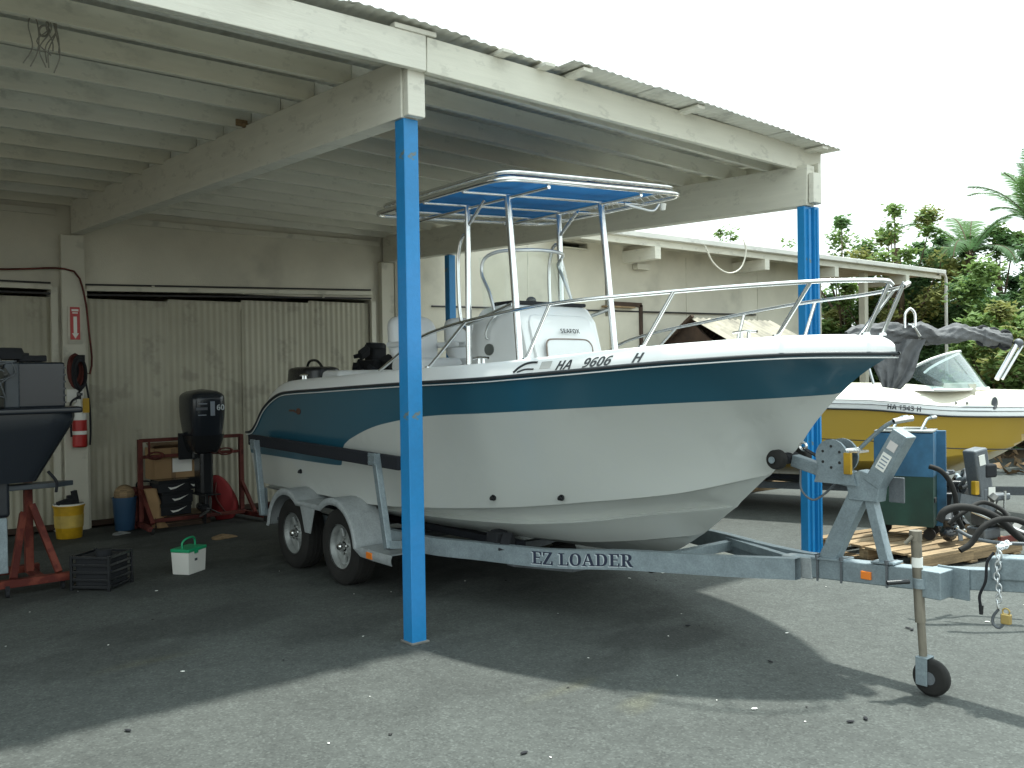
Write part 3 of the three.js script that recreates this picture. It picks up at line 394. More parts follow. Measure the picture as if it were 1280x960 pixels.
  obj('antenna_mount', TB([[1.75, Y + .065, -.3], [1.77, Y + .09, -.27], [1.81, Y + .10, -.22]], .012, 10), M.black, tt);
  // helm seats
  for (const x of [XC - .30, XC + .30]) {
    const s = part('helm_seat', b);
    obj('back_cushion', crease(grid(20, 20, (u, v) => { const a = 2 * Math.PI * u, c = Math.PI * v, e = q => Math.sign(q) * Math.pow(Math.abs(q), .55); return [x + .24 * e(Math.cos(a)) * Math.pow(Math.max(0, Math.sin(c)), .5), 1.98 + .21 * e(Math.cos(c)), -2.06 + .075 * e(Math.sin(a)) * Math.pow(Math.max(0, Math.sin(c)), .5) - .05 * (Math.cos(c))]; }), 60), M.vinyl, s);
    obj('seat_cushion', RB(.48, .14, .46, .06, x, 1.74, -1.84), M.vinyl, s);
    for (const e of [-.25, .25]) obj('armrest', RB(.05, .05, .34, .02, x + e, 1.93, -1.9), M.vinyl, s); obj('pedestal', [CY(.05, .05, .55, x, 1.40, -1.84), CY(.14, .16, .03, x, 1.11, -1.84)], M.aluSat, s);
  }
  obj('stern_cushion', RB(1.5, .12, .36, .05, XC, 1.66, -2.78), M.vinyl, b);
  // twin outboards on the transom
  const leg = (o, x, z) => { obj('midsection', [RB(.16, .75, .28, .05, x, 1.10, z - .08), RB(.22, .22, .2, .03, x, 1.18, z + .10)], M.black, o); obj('gearcase', [SP(.07, 1, 1, 3.2, x, .52, z - .05), RB(.05, .35, .22, .02, x, .66, z - .06), RB(.2, .012, .4, .005, x, .74, z - .1), put(ext([[0, 0], [.16, 0], [.08, -.16], [.02, -.16]], .016), x + .008, .48, z + .02, 0, Math.PI / 2)], M.black, o); };
  { const o = part('outboard_motor', b), x = 1.28, z = -3.86; leg(o, x, z); obj('engine_cowl', crease(grid(24, 24, (u, v) => { const a = 2 * Math.PI * u, t = v, e = q => Math.sign(q) * Math.pow(Math.abs(q), .6), w = t < .85 ? 1 - .12 * t : Math.max(0, (1 - .102) * Math.sqrt(Math.max(0, 1 - ((t - .85) / .15) ** 2))); return [x + .23 * w * e(Math.cos(a)), 1.46 + .31 * Math.min(1, t / .95), z - .04 + .33 * w * e(Math.sin(a))]; }), 50), M.black, o); obj('cowl_handle', TB([[x, 1.74, z - .20], [x, 1.82, z - .14], [x, 1.83, z + .04], [x, 1.75, z + .18]], .014, 24), M.black, o); obj('lower_pan', RB(.42, .08, .62, .03, x, 1.45, z - .04), M.matBlack, o); obj('badge', B(.004, .06, .05, x - .205, 1.62, z + .18), M.paper, o); }
  { const o = part('outboard_motor', b), x = 2.0, z = -3.86; leg(o, x, z); const r = rng(8), bits = [RB(.26, .36, .36, .03, x, 1.66, z), RB(.18, .2, .2, .03, x + .03, 1.92, z - .05), RB(.14, .12, .3, .02, x - .12, 1.55, z + .16), CY(.1, .1, .05, x, 2.0, z, .1)]; for (let k = 0; k < 16; k++) bits.push(k % 2 ? RB(.05 + .07 * r(), .05 + .09 * r(), .05 + .08 * r(), .008, x + (r() - .5) * .36, 1.55 + .38 * r(), z + (r() - .5) * .5, r(), r(), r()) : CY(.02 + .02 * r(), .03, .06 + .1 * r(), x + (r() - .5) * .36, 1.52 + .4 * r(), z + (r() - .5) * .5, r() * 3, r(), r() * 3)); obj('bare_powerhead', bits, M.matBlack, o); obj('lower_pan', RB(.44, .10, .64, .03, x, 1.46, z - .02), M.black, o); }
  recentre(b, XC, 0, -.7);
}
// ---------------------------------------------------------------- trailer
{
  const t = thing('boat_trailer', 'galvanised tandem axle boat trailer with winch post and jockey wheel', 'trailer');
  const ry = z => interp([[-3.6, .40], [-.7, .418], [.1, .42], [.75, .458], [1.27, .475], [1.75, .503], [2.35, .55], [2.7, .592], [3.1, .64]], z);
  const rx = z => interp([[-3.6, 1.03], [-1.0, 1.03], [-.7, .99], [-.35, .87], [.1, .725], [.75, .455], [1.27, .245], [1.66, .10]], z);
  for (const s of [-1, 1]) {
    const pts = []; for (let i = 0; i <= 60; i++) pts.push(-3.35 + (1.70 + 3.35) * i / 60);
    const sec = [[-.028, -.062], [.028, -.062], [.028, .062], [-.028, .062], [-.028, -.062]];
    const g = grid(60, 4, (u, v, i, j) => { const z = pts[i], e = .02, tx = (rx(z + e) - rx(z - e)) / (2 * e), L = Math.hypot(1, tx), [a, h] = sec[j]; return [XC + s * (rx(z) + a / L), ry(z) + h, z - a * tx / L]; });
    const rail = obj('side_rail', crease(g, 50), M.galv, t);
    if (s < 0) {
      // raised lettering on the near rail
      const face = (x, y, w) => { x *= 1.22; y *= 1.14; const z = .0 + x; const e = .02, tx = (rx(z + e) - rx(z - e)) / (2 * e), L = Math.hypot(1, tx); const zz = .075 + x / L; const o = .029 + w; return [XC - (rx(zz) + o / L), ry(zz) - .04 + y, zz - o * tx / L]; };
      const w1 = [word('E', .075, .002, serif, (x, y, w) => face(x, y, w)), word('Z', .075, .002, serif, (x, y, w) => face(.066 + x, y, w))], w2 = [];
      let cx = .165; for (const ch of 'LOADER') { const f = ch; w2.push(word(f, .072, .002, serif, (x, y, w) => face(cx + x, y, w))); cx += { L: .062, O: .076, A: .073, D: .075, E: .063, R: .066 }[ch] * 1.03; }
      obj('maker_lettering', [w1, w2], M.navyInk, rail);
      const e1 = []; cx = .165; e1.push(word('E', .075, .001, serif, (x, y, w) => face(x - .006, y - .005, w)), word('Z', .075, .001, serif, (x, y, w) => face(.060 + x, y - .005, w))); for (const ch of 'LOADER') { const k = cx; e1.push(word(ch, .072, .001, serif, (x, y, w) => face(k - .006 + x, y - .005, w))); cx += { L: .062, O: .076, A: .073, D: .075, E: .063, R: .066 }[ch] * 1.03; }
      obj('lettering_edge', e1, M.inkLight, rail);
    }
  }
  obj('tongue', [RB(.10, .115, 1.0, .008, XC, ry(2.05), 2.05, -.06)], M.galv, t); obj('tongue_sleeve', RB(.108, .122, .2, .006, XC, ry(1.66), 1.66, -.05), M.fender, t);
  obj('tongue_front', RB(.088, .105, .60, .006, XC, ry(2.75), 2.75, -.12), M.galv, t);
  // bolted straps round the tongue
  for (const z of [1.80, 1.95, 2.22]) obj('u_bolt', [B(.118, .008, .012, XC, ry(z) + .066, z), B(.006, .135, .012, XC - .057, ry(z) + .002, z), B(.006, .135, .012, XC + .057, ry(z) + .002, z), CY(.012, .012, .02, XC - .057, ry(z) + .072, z)], M.galvDark, t);
  obj('side_marker', RB(.016, .045, .06, .005, XC - .056, ry(2.10) - .008, 2.10), M.amber, t);
  // cross members, V-brace at the front
  for (const z of [-3.2, -2.15, -1.0, -.1]) obj('cross_member', [beam([XC - rx(z), ry(z) - .05, z], [XC - .25, .25, z], .07, .06), beam([XC - .25, .25, z], [XC + .25, .25, z], .07, .06), beam([XC + .25, .25, z], [XC + rx(z), ry(z) - .05, z], .07, .06)], M.galvDark, t);
  obj('cross_member', beam([XC - rx(.85), ry(.85), .85], [XC + rx(.85), ry(.85), .85], .06, .06), M.galv, t); obj('diagonal_brace', beam([XC + .42, ry(.8) + .02, .80], [XC - .05, ry(1.66) + .03, 1.66], .045, .05), M.galv, t);
  // keel rollers
  for (const z of [-.45, .55]) obj('keel_roller', [CY(.05, .05, .2, XC - .0, .29 + .05 * (z > 0), z, 0, 0, Math.PI / 2)], M.rubber, t);
  for (const s of [-1, 1]) obj('roller_bracket', [beam([XC + s * rx(-.15), ry(-.15), -.15], [XC + s * .72, .52, -.20], .07, .09), RB(.08, .10, .12, .01, XC + s * .78, .50, -.28), CY(.045, .045, .10, XC + s * .74, .52, -.3, 0, 0, Math.PI / 2)], M.matBlack, t);
  for (const s of [-1, 1]) obj('bunk_board', beam([XC + s * .62, .44, -3.3], [XC + s * .62, .45, -.2], .09, .05), M.carpet, t);
  // axles, wheels, fenders
  const wheelR = .305; let proto;
  for (const z of [-1.72, -2.58]) {
    obj('axle', [CY(.03, .03, 2.3, XC, .30, z, 0, 0, Math.PI / 2)], M.galvDark, t);
    for (const s of [-1, 1]) {
      const w = part('wheel', t); w.position.set(XC + s * 1.155, wheelR, z); w.rotation.y = s > 0 ? Math.PI : 0; w.rotation.order = 'YXZ'; w.rotation.x = z * 1.7;
      const lat = (pts, n = 40) => put(LA(pts, n), 0, 0, 0, 0, 0, Math.PI / 2); // local -x faces outwards
      obj('tyre', [crease(lat([[.175, -.078], [.20, -.092], [.25, -.096], [.285, -.088], [.300, -.075], [.305, -.05], [.305, .05], [.300, .075], [.285, .088], [.25, .096], [.20, .092], [.175, .078]]), 35), ...Array.from({ length: 3 }, (_, k) => put(new THREE.TorusGeometry(.3052, .004, 4, 40), (k - 1) * .035, 0, 0, 0, Math.PI / 2))], M.rubber, w);
      obj('rim', [lat([[.178, .085], [.182, .080], [.176, .07], [.150, .055], [.146, .03], [.145, -.07]]), lat([[.146, .03], [.13, .012], [.095, .012], [.07, .035], [.045, .045], [.04, .045]])], M.rim, w);
      for (let k = 0; k < 5; k++) { const a = k * 2 * Math.PI / 5; obj('spoke', put(RB(.03, .085, .05, .012), -.03, Math.cos(a) * .112, Math.sin(a) * .112, a, 0, 0), M.rim, w); obj('lug_nut', put(CY(.009, .009, .02), -.048, Math.cos(a + .6) * .058, Math.sin(a + .6) * .058, 0, 0, Math.PI / 2), M.chrome, w); }
      obj('hub_cap', put(LA([[0, .10], [.022, .098], [.03, .085], [.032, .03]], 18), 0, 0, 0, 0, 0, Math.PI / 2), M.chrome, w);
    }
  }
  for (const s of [-1, 1]) {
    const f = part('fender', t), x0 = XC + s * 1.30, x1 = XC + s * 1.03; // twin arch
    const arch = []; const R = .385, c1 = [-1.72, .315], c2 = [-2.58, .315];
    for (let k = 0; k <= 12; k++) { const a = rad(6 + (128 - 6) * k / 12); arch.push([c1[0] + R * Math.cos(a), c1[1] + R * Math.sin(a)]); }
    const mid = arch[arch.length - 1]; const a2 = []; for (let k = 0; k <= 12; k++) { const a = rad(52 + (172 - 52) * k / 12); a2.push([c2[0] + R * Math.cos(a), c2[1] + R * Math.sin(a)]); }
    const step = [[-.82, .37], [-1.10, .37], [-1.28, .375]], line = [...step, ...arch, ...a2, [-2.98, .34]];
    const top = (d0, d1, dy = 0) => grid(line.length - 1, 1, (u, v, i) => [v ? d1 : d0, line[i][1] + dy, line[i][0]]);
    obj('fender_top', [crease(top(x0, x1), 25)], M.fender, f);
    const skirt = line.map(([z, y], i) => [z, y]); const low = skirt.map(([z, y], i) => { if (i < 3) return [z, y - .075]; const c = i < 3 + 13 ? c1 : c2; let dz = z - c[0], dy = y - c[1], L = Math.hypot(dz, dy); return [c[0] + dz * (L - .055) / L, c[1] + dy * (L - .055) / L]; });
    obj('fender_skirt', crease(grid(line.length - 1, 3, (u, v, i, j) => { const a = skirt[i], q = low[i], tt = j / 3; return [x0 - s * .0 + s * .012 * Math.sin(Math.PI * tt), a[1] + (q[1] - a[1]) * tt, a[0] + (q[0] - a[0]) * tt]; }), 25), M.fender, f);
    obj('fender_web', ext([[-2.29, .60], [-2.01, .60], [-2.06, .48], [-2.10, .37], [-2.20, .37], [-2.24, .48]].map(([z, y]) => [-z, y]), .006).rotateY(Math.PI / 2).translate(x0 + s * .001 - .003, 0, 0), M.fender, f);
    obj('amber_marker', RB(.016, .05, .085, .006, x0 + s * .008, .33, -1.13), M.amber, f);
    obj('fender_bracket', [beam([XC + s * 1.03, .42, -1.05], [XC + s * 1.2, .385, -1.05], .05, .03), beam([XC + s * 1.03, .42, -3.05], [XC + s * 1.2, .385, -2.95], .05, .03)], M.galvDark, f);
    // side guides
    const gp = part('side_guide', t); const gx = XC + s * 1.262;
    obj('guide_board', beam([gx, 1.085, -3.40], [gx, 1.035, -.75], .045, .10, V(0, 1, 0), .012), M.carpet, gp);
    for (const [z0, z1] of [[-.86, -1.02], [-3.03, -3.16]]) obj('guide_post', [beam([XC + s * 1.03, .42, z0], [gx + s * .045, .45, z0], .055, .055), beam([gx + s * .045, .42, z0], [gx + s * .045, 1.09, z1], .05, .055, V(0, 0, 1), .006), RB(.012, .09, .10, .003, gx + s * .075, 1.055, z1), ...[[-.03, -.025], [.03, -.025], [-.03, .025], [.03, .025]].map(([a, c]) => CY(.008, .008, .012, gx + s * .083, 1.055 + c, z1 + a, 0, 0, Math.PI / 2))], M.galv, gp);
    obj('rear_lamp', [RB(.12, .10, .08, .01, XC + s * 1.03, .42, -3.42)], M.redDull, t); obj('rear_post', RB(.06, .26, .08, .006, XC + s * 1.17, .50, -3.34), M.galv, t);
  }
  // winch stand
  const wsn = part('winch_stand', t), gx = XC;
  obj('rear_strut', beam([gx, .54, 1.83], [gx, 1.00, 2.06], .075, .10, V(0, 1, 0), .006), M.galv, wsn); obj('front_strut', beam([gx, .60, 2.19], [gx, .99, 2.09], .06, .055, V(0, 0, 1), .005), M.galv, wsn);
  obj('strut_foot', [RB(.13, .012, .2, .003, gx, .573, 1.86, -.06), RB(.11, .012, .13, .003, gx, .60, 2.19, -.06)], M.galv, wsn);
  obj('stand_head', put(ext([[-2.16, .93], [-2.18, 1.06], [-2.06, 1.09], [-1.98, 1.05], [-2.0, .93]], .085, .004), gx - .043, 0, 0, 0, Math.PI / 2, 0), M.galv, wsn);
  obj('roller_arm', [beam([gx, 1.02, 2.08], [gx, 1.075, 1.80], .09, .085, V(0, 1, 0), .006), beam([gx, 1.07, 1.82], [gx, 1.12, 1.62], .07, .07, V(0, 1, 0), .006)], M.galv, wsn);
  obj('mast_plate', beam([gx, 1.02, 2.13], [gx, 1.31, 2.30], .10, .095, V(0, 0, 1), .006), M.galv, wsn);
  { const d = V(0, .29, .17).normalize(), at = (y, k, a, c) => { const q = V(gx - .0525, 1.02, 2.13).addScaledVector(d, k); return q; }; const pl = (k, l, w, m, n) => obj(n, beam(at(0, k).toArray(), at(0, k + l).toArray(), .002, w, V(0, 0, 1)), m, wsn); pl(.10, .10, .055, M.paper, 'warning_label'); pl(.225, .05, .05, std(rgb(.62, .58, .56), .6), 'warning_label'); obj('label_print', [0, 1, 2, 3].map(k => beam(at(0, .115 + k * .02).toArray(), at(0, .122 + k * .02).toArray(), .0035, .04, V(0, 0, 1))), std(rgb(.2, .25, .3), .6), wsn); }
  const bow = part('bow_roller', t);
  for (const s of [-1, 1]) obj('rubber_roller', put(LA([[.012, -.035], [.05, -.035], [.058, -.02], [.058, .02], [.05, .035], [.012, .035]], 24), gx + s * .125, 1.13, 1.585, 0, 0, Math.PI / 2), M.rubber, bow);
  obj('roller_hub', [CY(.035, .035, .12, gx, 1.13, 1.585, 0, 0, Math.PI / 2), CY(.012, .012, .35, gx, 1.13, 1.585, 0, 0, Math.PI / 2)], M.matBlack, bow); obj('roller_washer', CY(.02, .02, .006, gx - .178, 1.13, 1.585, 0, 0, Math.PI / 2), M.galv, bow);
  const wi = part('winch', t);
  obj('gear_case', [put(CY(.10, .10, .014), gx - .055, 1.16, 1.90, 0, 0, Math.PI / 2), put(CY(.10, .10, .014), gx + .055, 1.16, 1.90, 0, 0, Math.PI / 2), put(ext([[-.10, -.05], [.10, -.05], [.13, -.14], [-.13, -.14]], .014), gx - .064, 1.15, 1.92, 0, Math.PI / 2)], M.galv, wi);
  for (let k = 0; k < 6; k++) { const a = k * Math.PI / 3; obj('case_hole', put(CY(.008, .008, .004), gx - .063, 1.16 + .06 * Math.cos(a), 1.90 + .06 * Math.sin(a), 0, 0, Math.PI / 2), M.dark, wi); }
  obj('drum', CY(.045, .045, .10, gx, 1.16, 1.90, 0, 0, Math.PI / 2), M.matBlack, wi); obj('crank_shaft', [rod([gx - .06, 1.20, 1.98], [gx + .10, 1.20, 1.98], .011), B(.10, .012, .09, gx, 1.195, 2.02)], M.chrome, wi);
  obj('yellow_tab', RB(.02, .12, .045, .004, gx - .075, 1.13, 2.01), M.yellow, wi); obj('crank_arm', [TB([[gx + .10, 1.20, 1.98], [gx + .11, 1.26, 2.04], [gx + .12, 1.33, 2.12], [gx + .125, 1.36, 2.17]], .012, 24)], M.galv, wi); obj('crank_grip', rod([gx + .125, 1.36, 2.17], [gx + .22, 1.375, 2.23], .017), M.chrome, wi);
  obj('winch_strap', beam([gx, 1.12, 1.84], [gx, 1.19, 1.69], .04, .006), M.matBlack, wi); obj('safety_strap', TB([[gx - .03, 1.07, 1.68], [gx - .05, .95, 1.70], [gx - .03, .90, 1.76], [gx, .94, 1.82], [gx, 1.02, 1.9]], .007, 30, 6), M.galvDark, wi); obj('spare_hook', [RB(.012, .14, .09, .01, gx + .06, .99, 2.22)], M.galvDark, wi);
  // jack
  const j = part('jack', t), jx = 1.45, jz = 2.465;
  obj('outer_tube', [rod([jx, .82, jz - .02], [jx, .36, jz + .0], .026, .026, 18), CY(.031, .031, .05, jx, .80, jz - .02), rod([jx - .03, .80, jz - .02], [jx - .05, .76, jz - .05], .01)], M.tubeTan, j);
  obj('inner_tube', rod([jx, .42, jz], [jx, .15, jz + .015], .02, .02, 16), M.tubeTan, j); obj('jack_sticker', CY(.0268, .0268, .05, jx, .665, jz - .013), M.paper, j);
  obj('mount_plate', [RB(.14, .14, .10, .006, jx + .06, .56, jz + .06), RB(.16, .16, .012, .003, XC - .05, .56, jz + .11, 0, Math.PI / 2), CY(.035, .035, .05, jx + .0, .56, jz)], M.galv, j); obj('pull_pin', rod([jx - .05, .57, jz - .03], [jx - .14, .565, jz - .10], .012), M.black, j);
  obj('wheel_fork', [RB(.008, .14, .06, .003, jx - .035, .12, jz + .02), RB(.008, .14, .06, .003, jx + .035, .12, jz + .02), RB(.08, .008, .06, .003, jx, .188, jz + .02)], M.galv, j);
  { const w = part('jockey_wheel', t); obj('tyre', put(LA([[.03, -.028], [.075, -.028], [.09, -.018], [.092, 0], [.09, .018], [.075, .028], [.03, .028]], 30), jx, .092, jz + .055, 0, 0, Math.PI / 2), M.rubber, w); obj('hub', CY(.032, .032, .062, jx, .092, jz + .055, 0, 0, Math.PI / 2), M.galvDark, w); }
  // coupler, chains, plug
  const cp = part('coupler', t);
  obj('coupler_body', [RB(.115, .115, .30, .012, XC, .675, 2.90, -.10), RB(.10, .10, .22, .03, XC, .70, 3.12, -.1)], M.galv, cp); obj('coupler_bolt', [CY(.014, .014, .13, XC, .70, 2.80, 0, 0, Math.PI / 2), CY(.014, .014, .13, XC, .71, 3.02, 0, 0, Math.PI / 2)], M.chrome, cp); obj('latch', RB(.04, .05, .14, .01, XC, .775, 3.06), M.galvDark, cp);
  obj('brake_plug', RB(.05, .08, .055, .01, XC - .07, .585, 3.0), M.matBlack, cp);
  const chn = part('safety_chain', t); const links = []; for (let k = 0; k < 11; k++) links.push(put(new THREE.TorusGeometry(.013, .0042, 6, 12).scale(1, 1.5, 1), XC - .068 - .004 * (k % 2), .765 - k * .027, 2.80 + .006 * Math.sin(k), 0, k % 2 ? Math.PI / 2 : .2, 0)); for (let k = 0; k < 5; k++) links.push(put(new THREE.TorusGeometry(.013, .0042, 6, 12).scale(1, 1.5, 1), XC - .05 + k * .024, .775, 2.80, Math.PI / 2, k % 2, Math.PI / 2)); obj('chain_link', links, M.aluSat, chn);
  obj('chain_hook', TB([[XC - .07, .47, 2.80], [XC - .07, .43, 2.775], [XC - .07, .395, 2.775], [XC - .07, .38, 2.80], [XC - .07, .40, 2.82], [XC - .07, .44, 2.815]], .007, 30, 6), M.galvDark, chn); obj('padlock', [RB(.03, .05, .045, .006, XC - .07, .43, 2.835), TR(.016, .004, XC - .07, .465, 2.835, 0, Math.PI / 2)], M.brass, chn);
  obj('cable', TB([[XC - .065, .745, 2.78], [XC - .08, .70, 2.755], [XC - .082, .60, 2.745], [XC - .08, .52, 2.715], [XC - .08, .47, 2.72]], .007, 30, 6), M.matBlack, t); obj('cable', TB([[XC - .07, .62, 3.05], [XC - .09, .53, 3.10], [XC - .09, .45, 3.07], [XC - .08, .445, 3.0], [XC - .075, .50, 2.95], [XC - .07, .55, 2.98]], .009, 40, 6), M.matBlack, t); obj('cable_plug', CY(.012, .009, .045, XC - .08, .455, 2.722), M.black, t);
  recentre(t, XC, 0, -.7);
}
// ---------------------------------------------------------------- things on the floor under the roof
const supEll = (x, y0, y1, z, rxx, rz, pw, fn) => crease(grid(28, 20, (u, v) => { const a = 2 * Math.PI * u, e = q => Math.sign(q) * Math.pow(Math.abs(q), pw), s = fn(v); return [x + rxx * s * e(Math.cos(a)), y0 + (y1 - y0) * v, z + rz * s * e(Math.sin(a))]; }), 50);
{ // outboard on the red frame at the back wall
  const s = thing('engine_stand', 'low dark red steel stand holding the complete black outboard motor', 'stand', [.62, 0, -5.62]);
  for (const x of [-.58, .58]) { obj('upright', beam([x, .08, -.05], [x, 1.0, -.05], .05, .05, V(0, 0, 1), .004), M.redDull, s); obj('foot', [beam([x, .06, -.42], [x + (x > 0 ? .12 : -.04), .06, .42], .05, .05, V(0, 1, 0), .004), beam([x, .45, -.05], [x + .02, .10, .3], .035, .035)], M.redDull, s); }
  obj('cross_bar', beam([-.58, .985, -.05], [.58, .985, -.05], .045, .04, V(0, 1, 0), .004), M.redDull, s); obj('cross_bar', beam([-.58, .80, -.05], [.58, .80, -.05], .04, .035, V(0, 1, 0), .004), M.redDull, s); obj('cross_bar', beam([-.5, .10, .1], [.55, .10, .1], .045, .04, V(0, 1, 0), .004), M.redDull, s);
  for (const x of [-.42, .38]) { obj('strap_ring', put(new THREE.TorusGeometry(.055, .012, 8, 24).scale(1.5, .7, 1), x, .81, -.02), M.redDull, s); obj('spacer', B(.02, .17, .02, x - .06, .89, -.05), M.redDull, s); }
  for (const [x, z] of [[-.6, -.4], [-.6, .4], [.68, .4], [.58, -.4]]) obj('caster', [put(CY(.035, .035, .025), x, .035, z, 0, 0, Math.PI / 2)], M.rubber, s);
  obj('mount_board', RB(.34, .30, .05, .006, 0, .90, .0), M.matBlack, s);
  const o = thing('outboard_motor', 'complete black outboard motor standing on the low red stand', 'outboard motor', [.68, 0, -5.50]);
  obj('engine_cowl', supEll(0, 1.02, 1.55, 0, .20, .27, .45, v => v < .8 ? .86 + .16 * Math.sin(v * 2.4) : Math.max(0, 1.01 * Math.pow(Math.max(0, 1 - ((v - .8) / .2) ** 2.2), .5))), M.engine, o);
  obj('cowl_stripe', [B(.05, .16, .004, .02, 1.33, .281, -.02), B(.10, .010, .004, -.09, 1.385, .276), B(.09, .010, .004, -.095, 1.26, .274)], std(rgb(.25, .28, .33), .4), o);
  obj('horsepower_print', word('60', .062, .002, font, (x, y, z) => [.065 + x, 1.31 + y, .279 + z - x * .08]), M.inkLight, o); obj('name_print', [B(.13, .03, .004, -.10, 1.33, .2765)], std(rgb(.10, .11, .13), .5), o);
  obj('lower_cowl', supEll(0, .82, 1.03, 0, .205, .27, .5, v => .55 + .42 * Math.sqrt(v)), M.black, o);
  obj('midsection', [RB(.15, .5, .24, .04, 0, .60, .02), RB(.2, .2, .14, .03, 0, .84, -.12)], M.black, o);
  obj('cavitation_plate', RB(.22, .014, .42, .006, 0, .36, .04), M.black, o); obj('gearcase', [SP(.058, 1, 1, 3.4, 0, .20, 0), RB(.045, .24, .22, .02, 0, .29, .0), put(ext([[-.08, 0], [.08, 0], [.03, -.15], [-.05, -.15]], .014), -.007, .17, .0, 0, Math.PI / 2)], M.black, o); obj('propeller', [0, 1, 2].map(k => put(SP(.07, .12, 1, .6), 0, .20, 0).translate(0, .08, 0).applyMatrix4(new THREE.Matrix4().makeTranslation(0, .2, .21).multiply(new THREE.Matrix4().makeRotationZ(k * 2.094)).multiply(new THREE.Matrix4().makeTranslation(0, -.2, 0)))), M.engineGrey, o);
}
{ // clutter round that stand
  const bx = thing('cardboard_box', 'brown cardboard box with white shipping label stacked behind the outboard', 'box', [.45, .52, -5.92]); obj('carton', RB(.46, .36, .34, .004, 0, .18, 0), M.cardboard, bx); obj('flap', [B(.46, .005, .16, 0, .385, -.06, .3), B(.46, .005, .15, 0, .375, .12, -.35)], M.cardboardB, bx); obj('shipping_label', B(.22, .16, .003, .08, .16, .1725), M.paper, bx); obj('tape', B(.05, .34, .002, -.02, .18, .1725), M.cardboardB, bx);
  const mk = (x, y, z, lab) => { const s = thing('shoe_box', lab, 'box', [x, y, z], .05); obj('carton', RB(.34, .115, .24, .003, 0, .0575, 0), M.matBlack, s); obj('lid', RB(.352, .04, .252, .003, 0, .115, 0), M.black, s); obj('curved_mark', put(ext([[-.09, .0], [-.06, -.03], [.0, -.02], [.10, .03], [.0, -.002], [-.05, -.008]], .002), .02, .058, .1215), M.paper, s); return s; };
  mk(.36, .40, -5.66, 'black shoe box with white curved mark, top of the stack under the carton'); mk(.66, .40, -5.80, 'black shoe box with white mark beside the top shoe box, under the carton');
  mk(.40, .27, -5.66, 'black shoe box with white mark, second in the stack under the carton'); mk(.38, .14, -5.66, 'black shoe box with white mark, third in the stack under the carton');
  const cr = thing('storage_crate', 'dark wooden crate on the floor carrying the stack of shoe boxes', 'crate', [.47, 0, -5.80]); for (let k = 0; k < 3; k++) obj('slat', [B(.62, .036, .014, 0, .025 + k * .042, .23)], M.brown, cr); obj('crate_body', B(.60, .125, .44, 0, .0645, 0), M.palletB, cr);
  const rb = thing('red_bag', 'bright red fabric bag slumped against the stand right of the outboard', 'bag', [1.0, 0, -5.72]); obj('bag_body', crease(grid(24, 18, (u, v) => { const a = 2 * Math.PI * u, w = .17 * Math.pow(Math.sin(Math.PI * Math.min(.98, .12 + v * .86)), .6) * (1 + .12 * Math.sin(a * 3 + v * 6) + .06 * Math.sin(a * 7)); return [w * Math.cos(a) - .10 * v * v, .01 + .52 * v, w * .8 * Math.sin(a)]; }), 70), M.bagRed, rb); obj('strap', TB([[-.12, .45, .08], [-.16, .3, .16], [-.05, .1, .18]], .012, 20), M.redDull, rb);
  const rbx = thing('red_toolbox', 'dark red toolbox beside the blue bin by the wall', 'toolbox', [.13, 0, -5.86]); obj('case', RB(.36, .40, .24, .012, 0, .20, 0), M.redDull, rbx); obj('lid', RB(.37, .05, .25, .012, 0, .425, 0), M.redDull, rbx); obj('handle', TB([[-.08, .45, 0], [-.07, .50, 0], [.07, .50, 0], [.08, .45, 0]], .01, 20), M.matBlack, rbx);
  const bn = thing('blue_bin', 'dark blue plastic bin with rags on top by the ribbed door', 'bin', [-.12, 0, -5.72]); obj('bin_body', LA([[.0, .01], [.10, .01], [.125, .36], [.135, .37], [.125, .375], [.11, .365]]), M.blueBin, bn); obj('rag', crease(put(new THREE.IcosahedronGeometry(.11, 2), 0, .40, 0), 80), M.palletB, bn);
  const pb = thing('paper_sack', 'crumpled brown paper sack leaning by the red toolbox', 'sack', [.24, 0, -5.60]); obj('sack_body', grid(20, 14, (u, v) => { const a = 2 * Math.PI * u; const w = .09 * (1 - .25 * v) * (1 + .15 * Math.sin(a * 4 + v * 5)); return [w * Math.cos(a) - .12 * v, .01 + .44 * v, w * .6 * Math.sin(a)]; }), M.cardboard, pb);
  const q = rng(55), rag = (px, py, r, m, lab) => { const c = onY(px, py, 0); const g = crease(grid(22, 10, (u, v) => { const a = 2 * Math.PI * u, w = r * Math.sin(Math.PI / 2 * (1 - v) + .02) * (1 + .25 * Math.sin(3 * a + 1) + .1 * Math.sin(7 * a)); return [c.x + w * 1.4 * Math.cos(a), .004 + r * .45 * v * (1 + .2 * Math.sin(a * 5)), c.z + w * Math.sin(a)]; }), 80); tag(obj('shop_rag', g, m), lab, 'rag'); };
  rag(278, 673, .085, M.palletB, 'crumpled tan rag alone on the dark floor'); rag(150, 668, .06, M.rim, 'pale blue rag on the floor below the blue bin'); rag(170, 655, .06, M.paper, 'crumpled white cloth by the foot of the red stand');
  // plastic battery case with green lid
  const bc = thing('battery_case', 'white plastic battery case with green lid and carrying handle', 'battery case', [-.345, 0, -3.05], .62); obj('case_body', crease(grid(1, 4, (u, v, i, j) => { const k = [[-1, -1], [1, -1], [1, 1], [-1, 1], [-1, -1]][j], s = .92 + .08 * u; return [k[0] * .125 * s, .004 + .19 * u, k[1] * .085 * s]; }), 20), M.white, bc); obj('case_floor', B(.22, .004, .15, 0, .006, 0), M.white, bc);
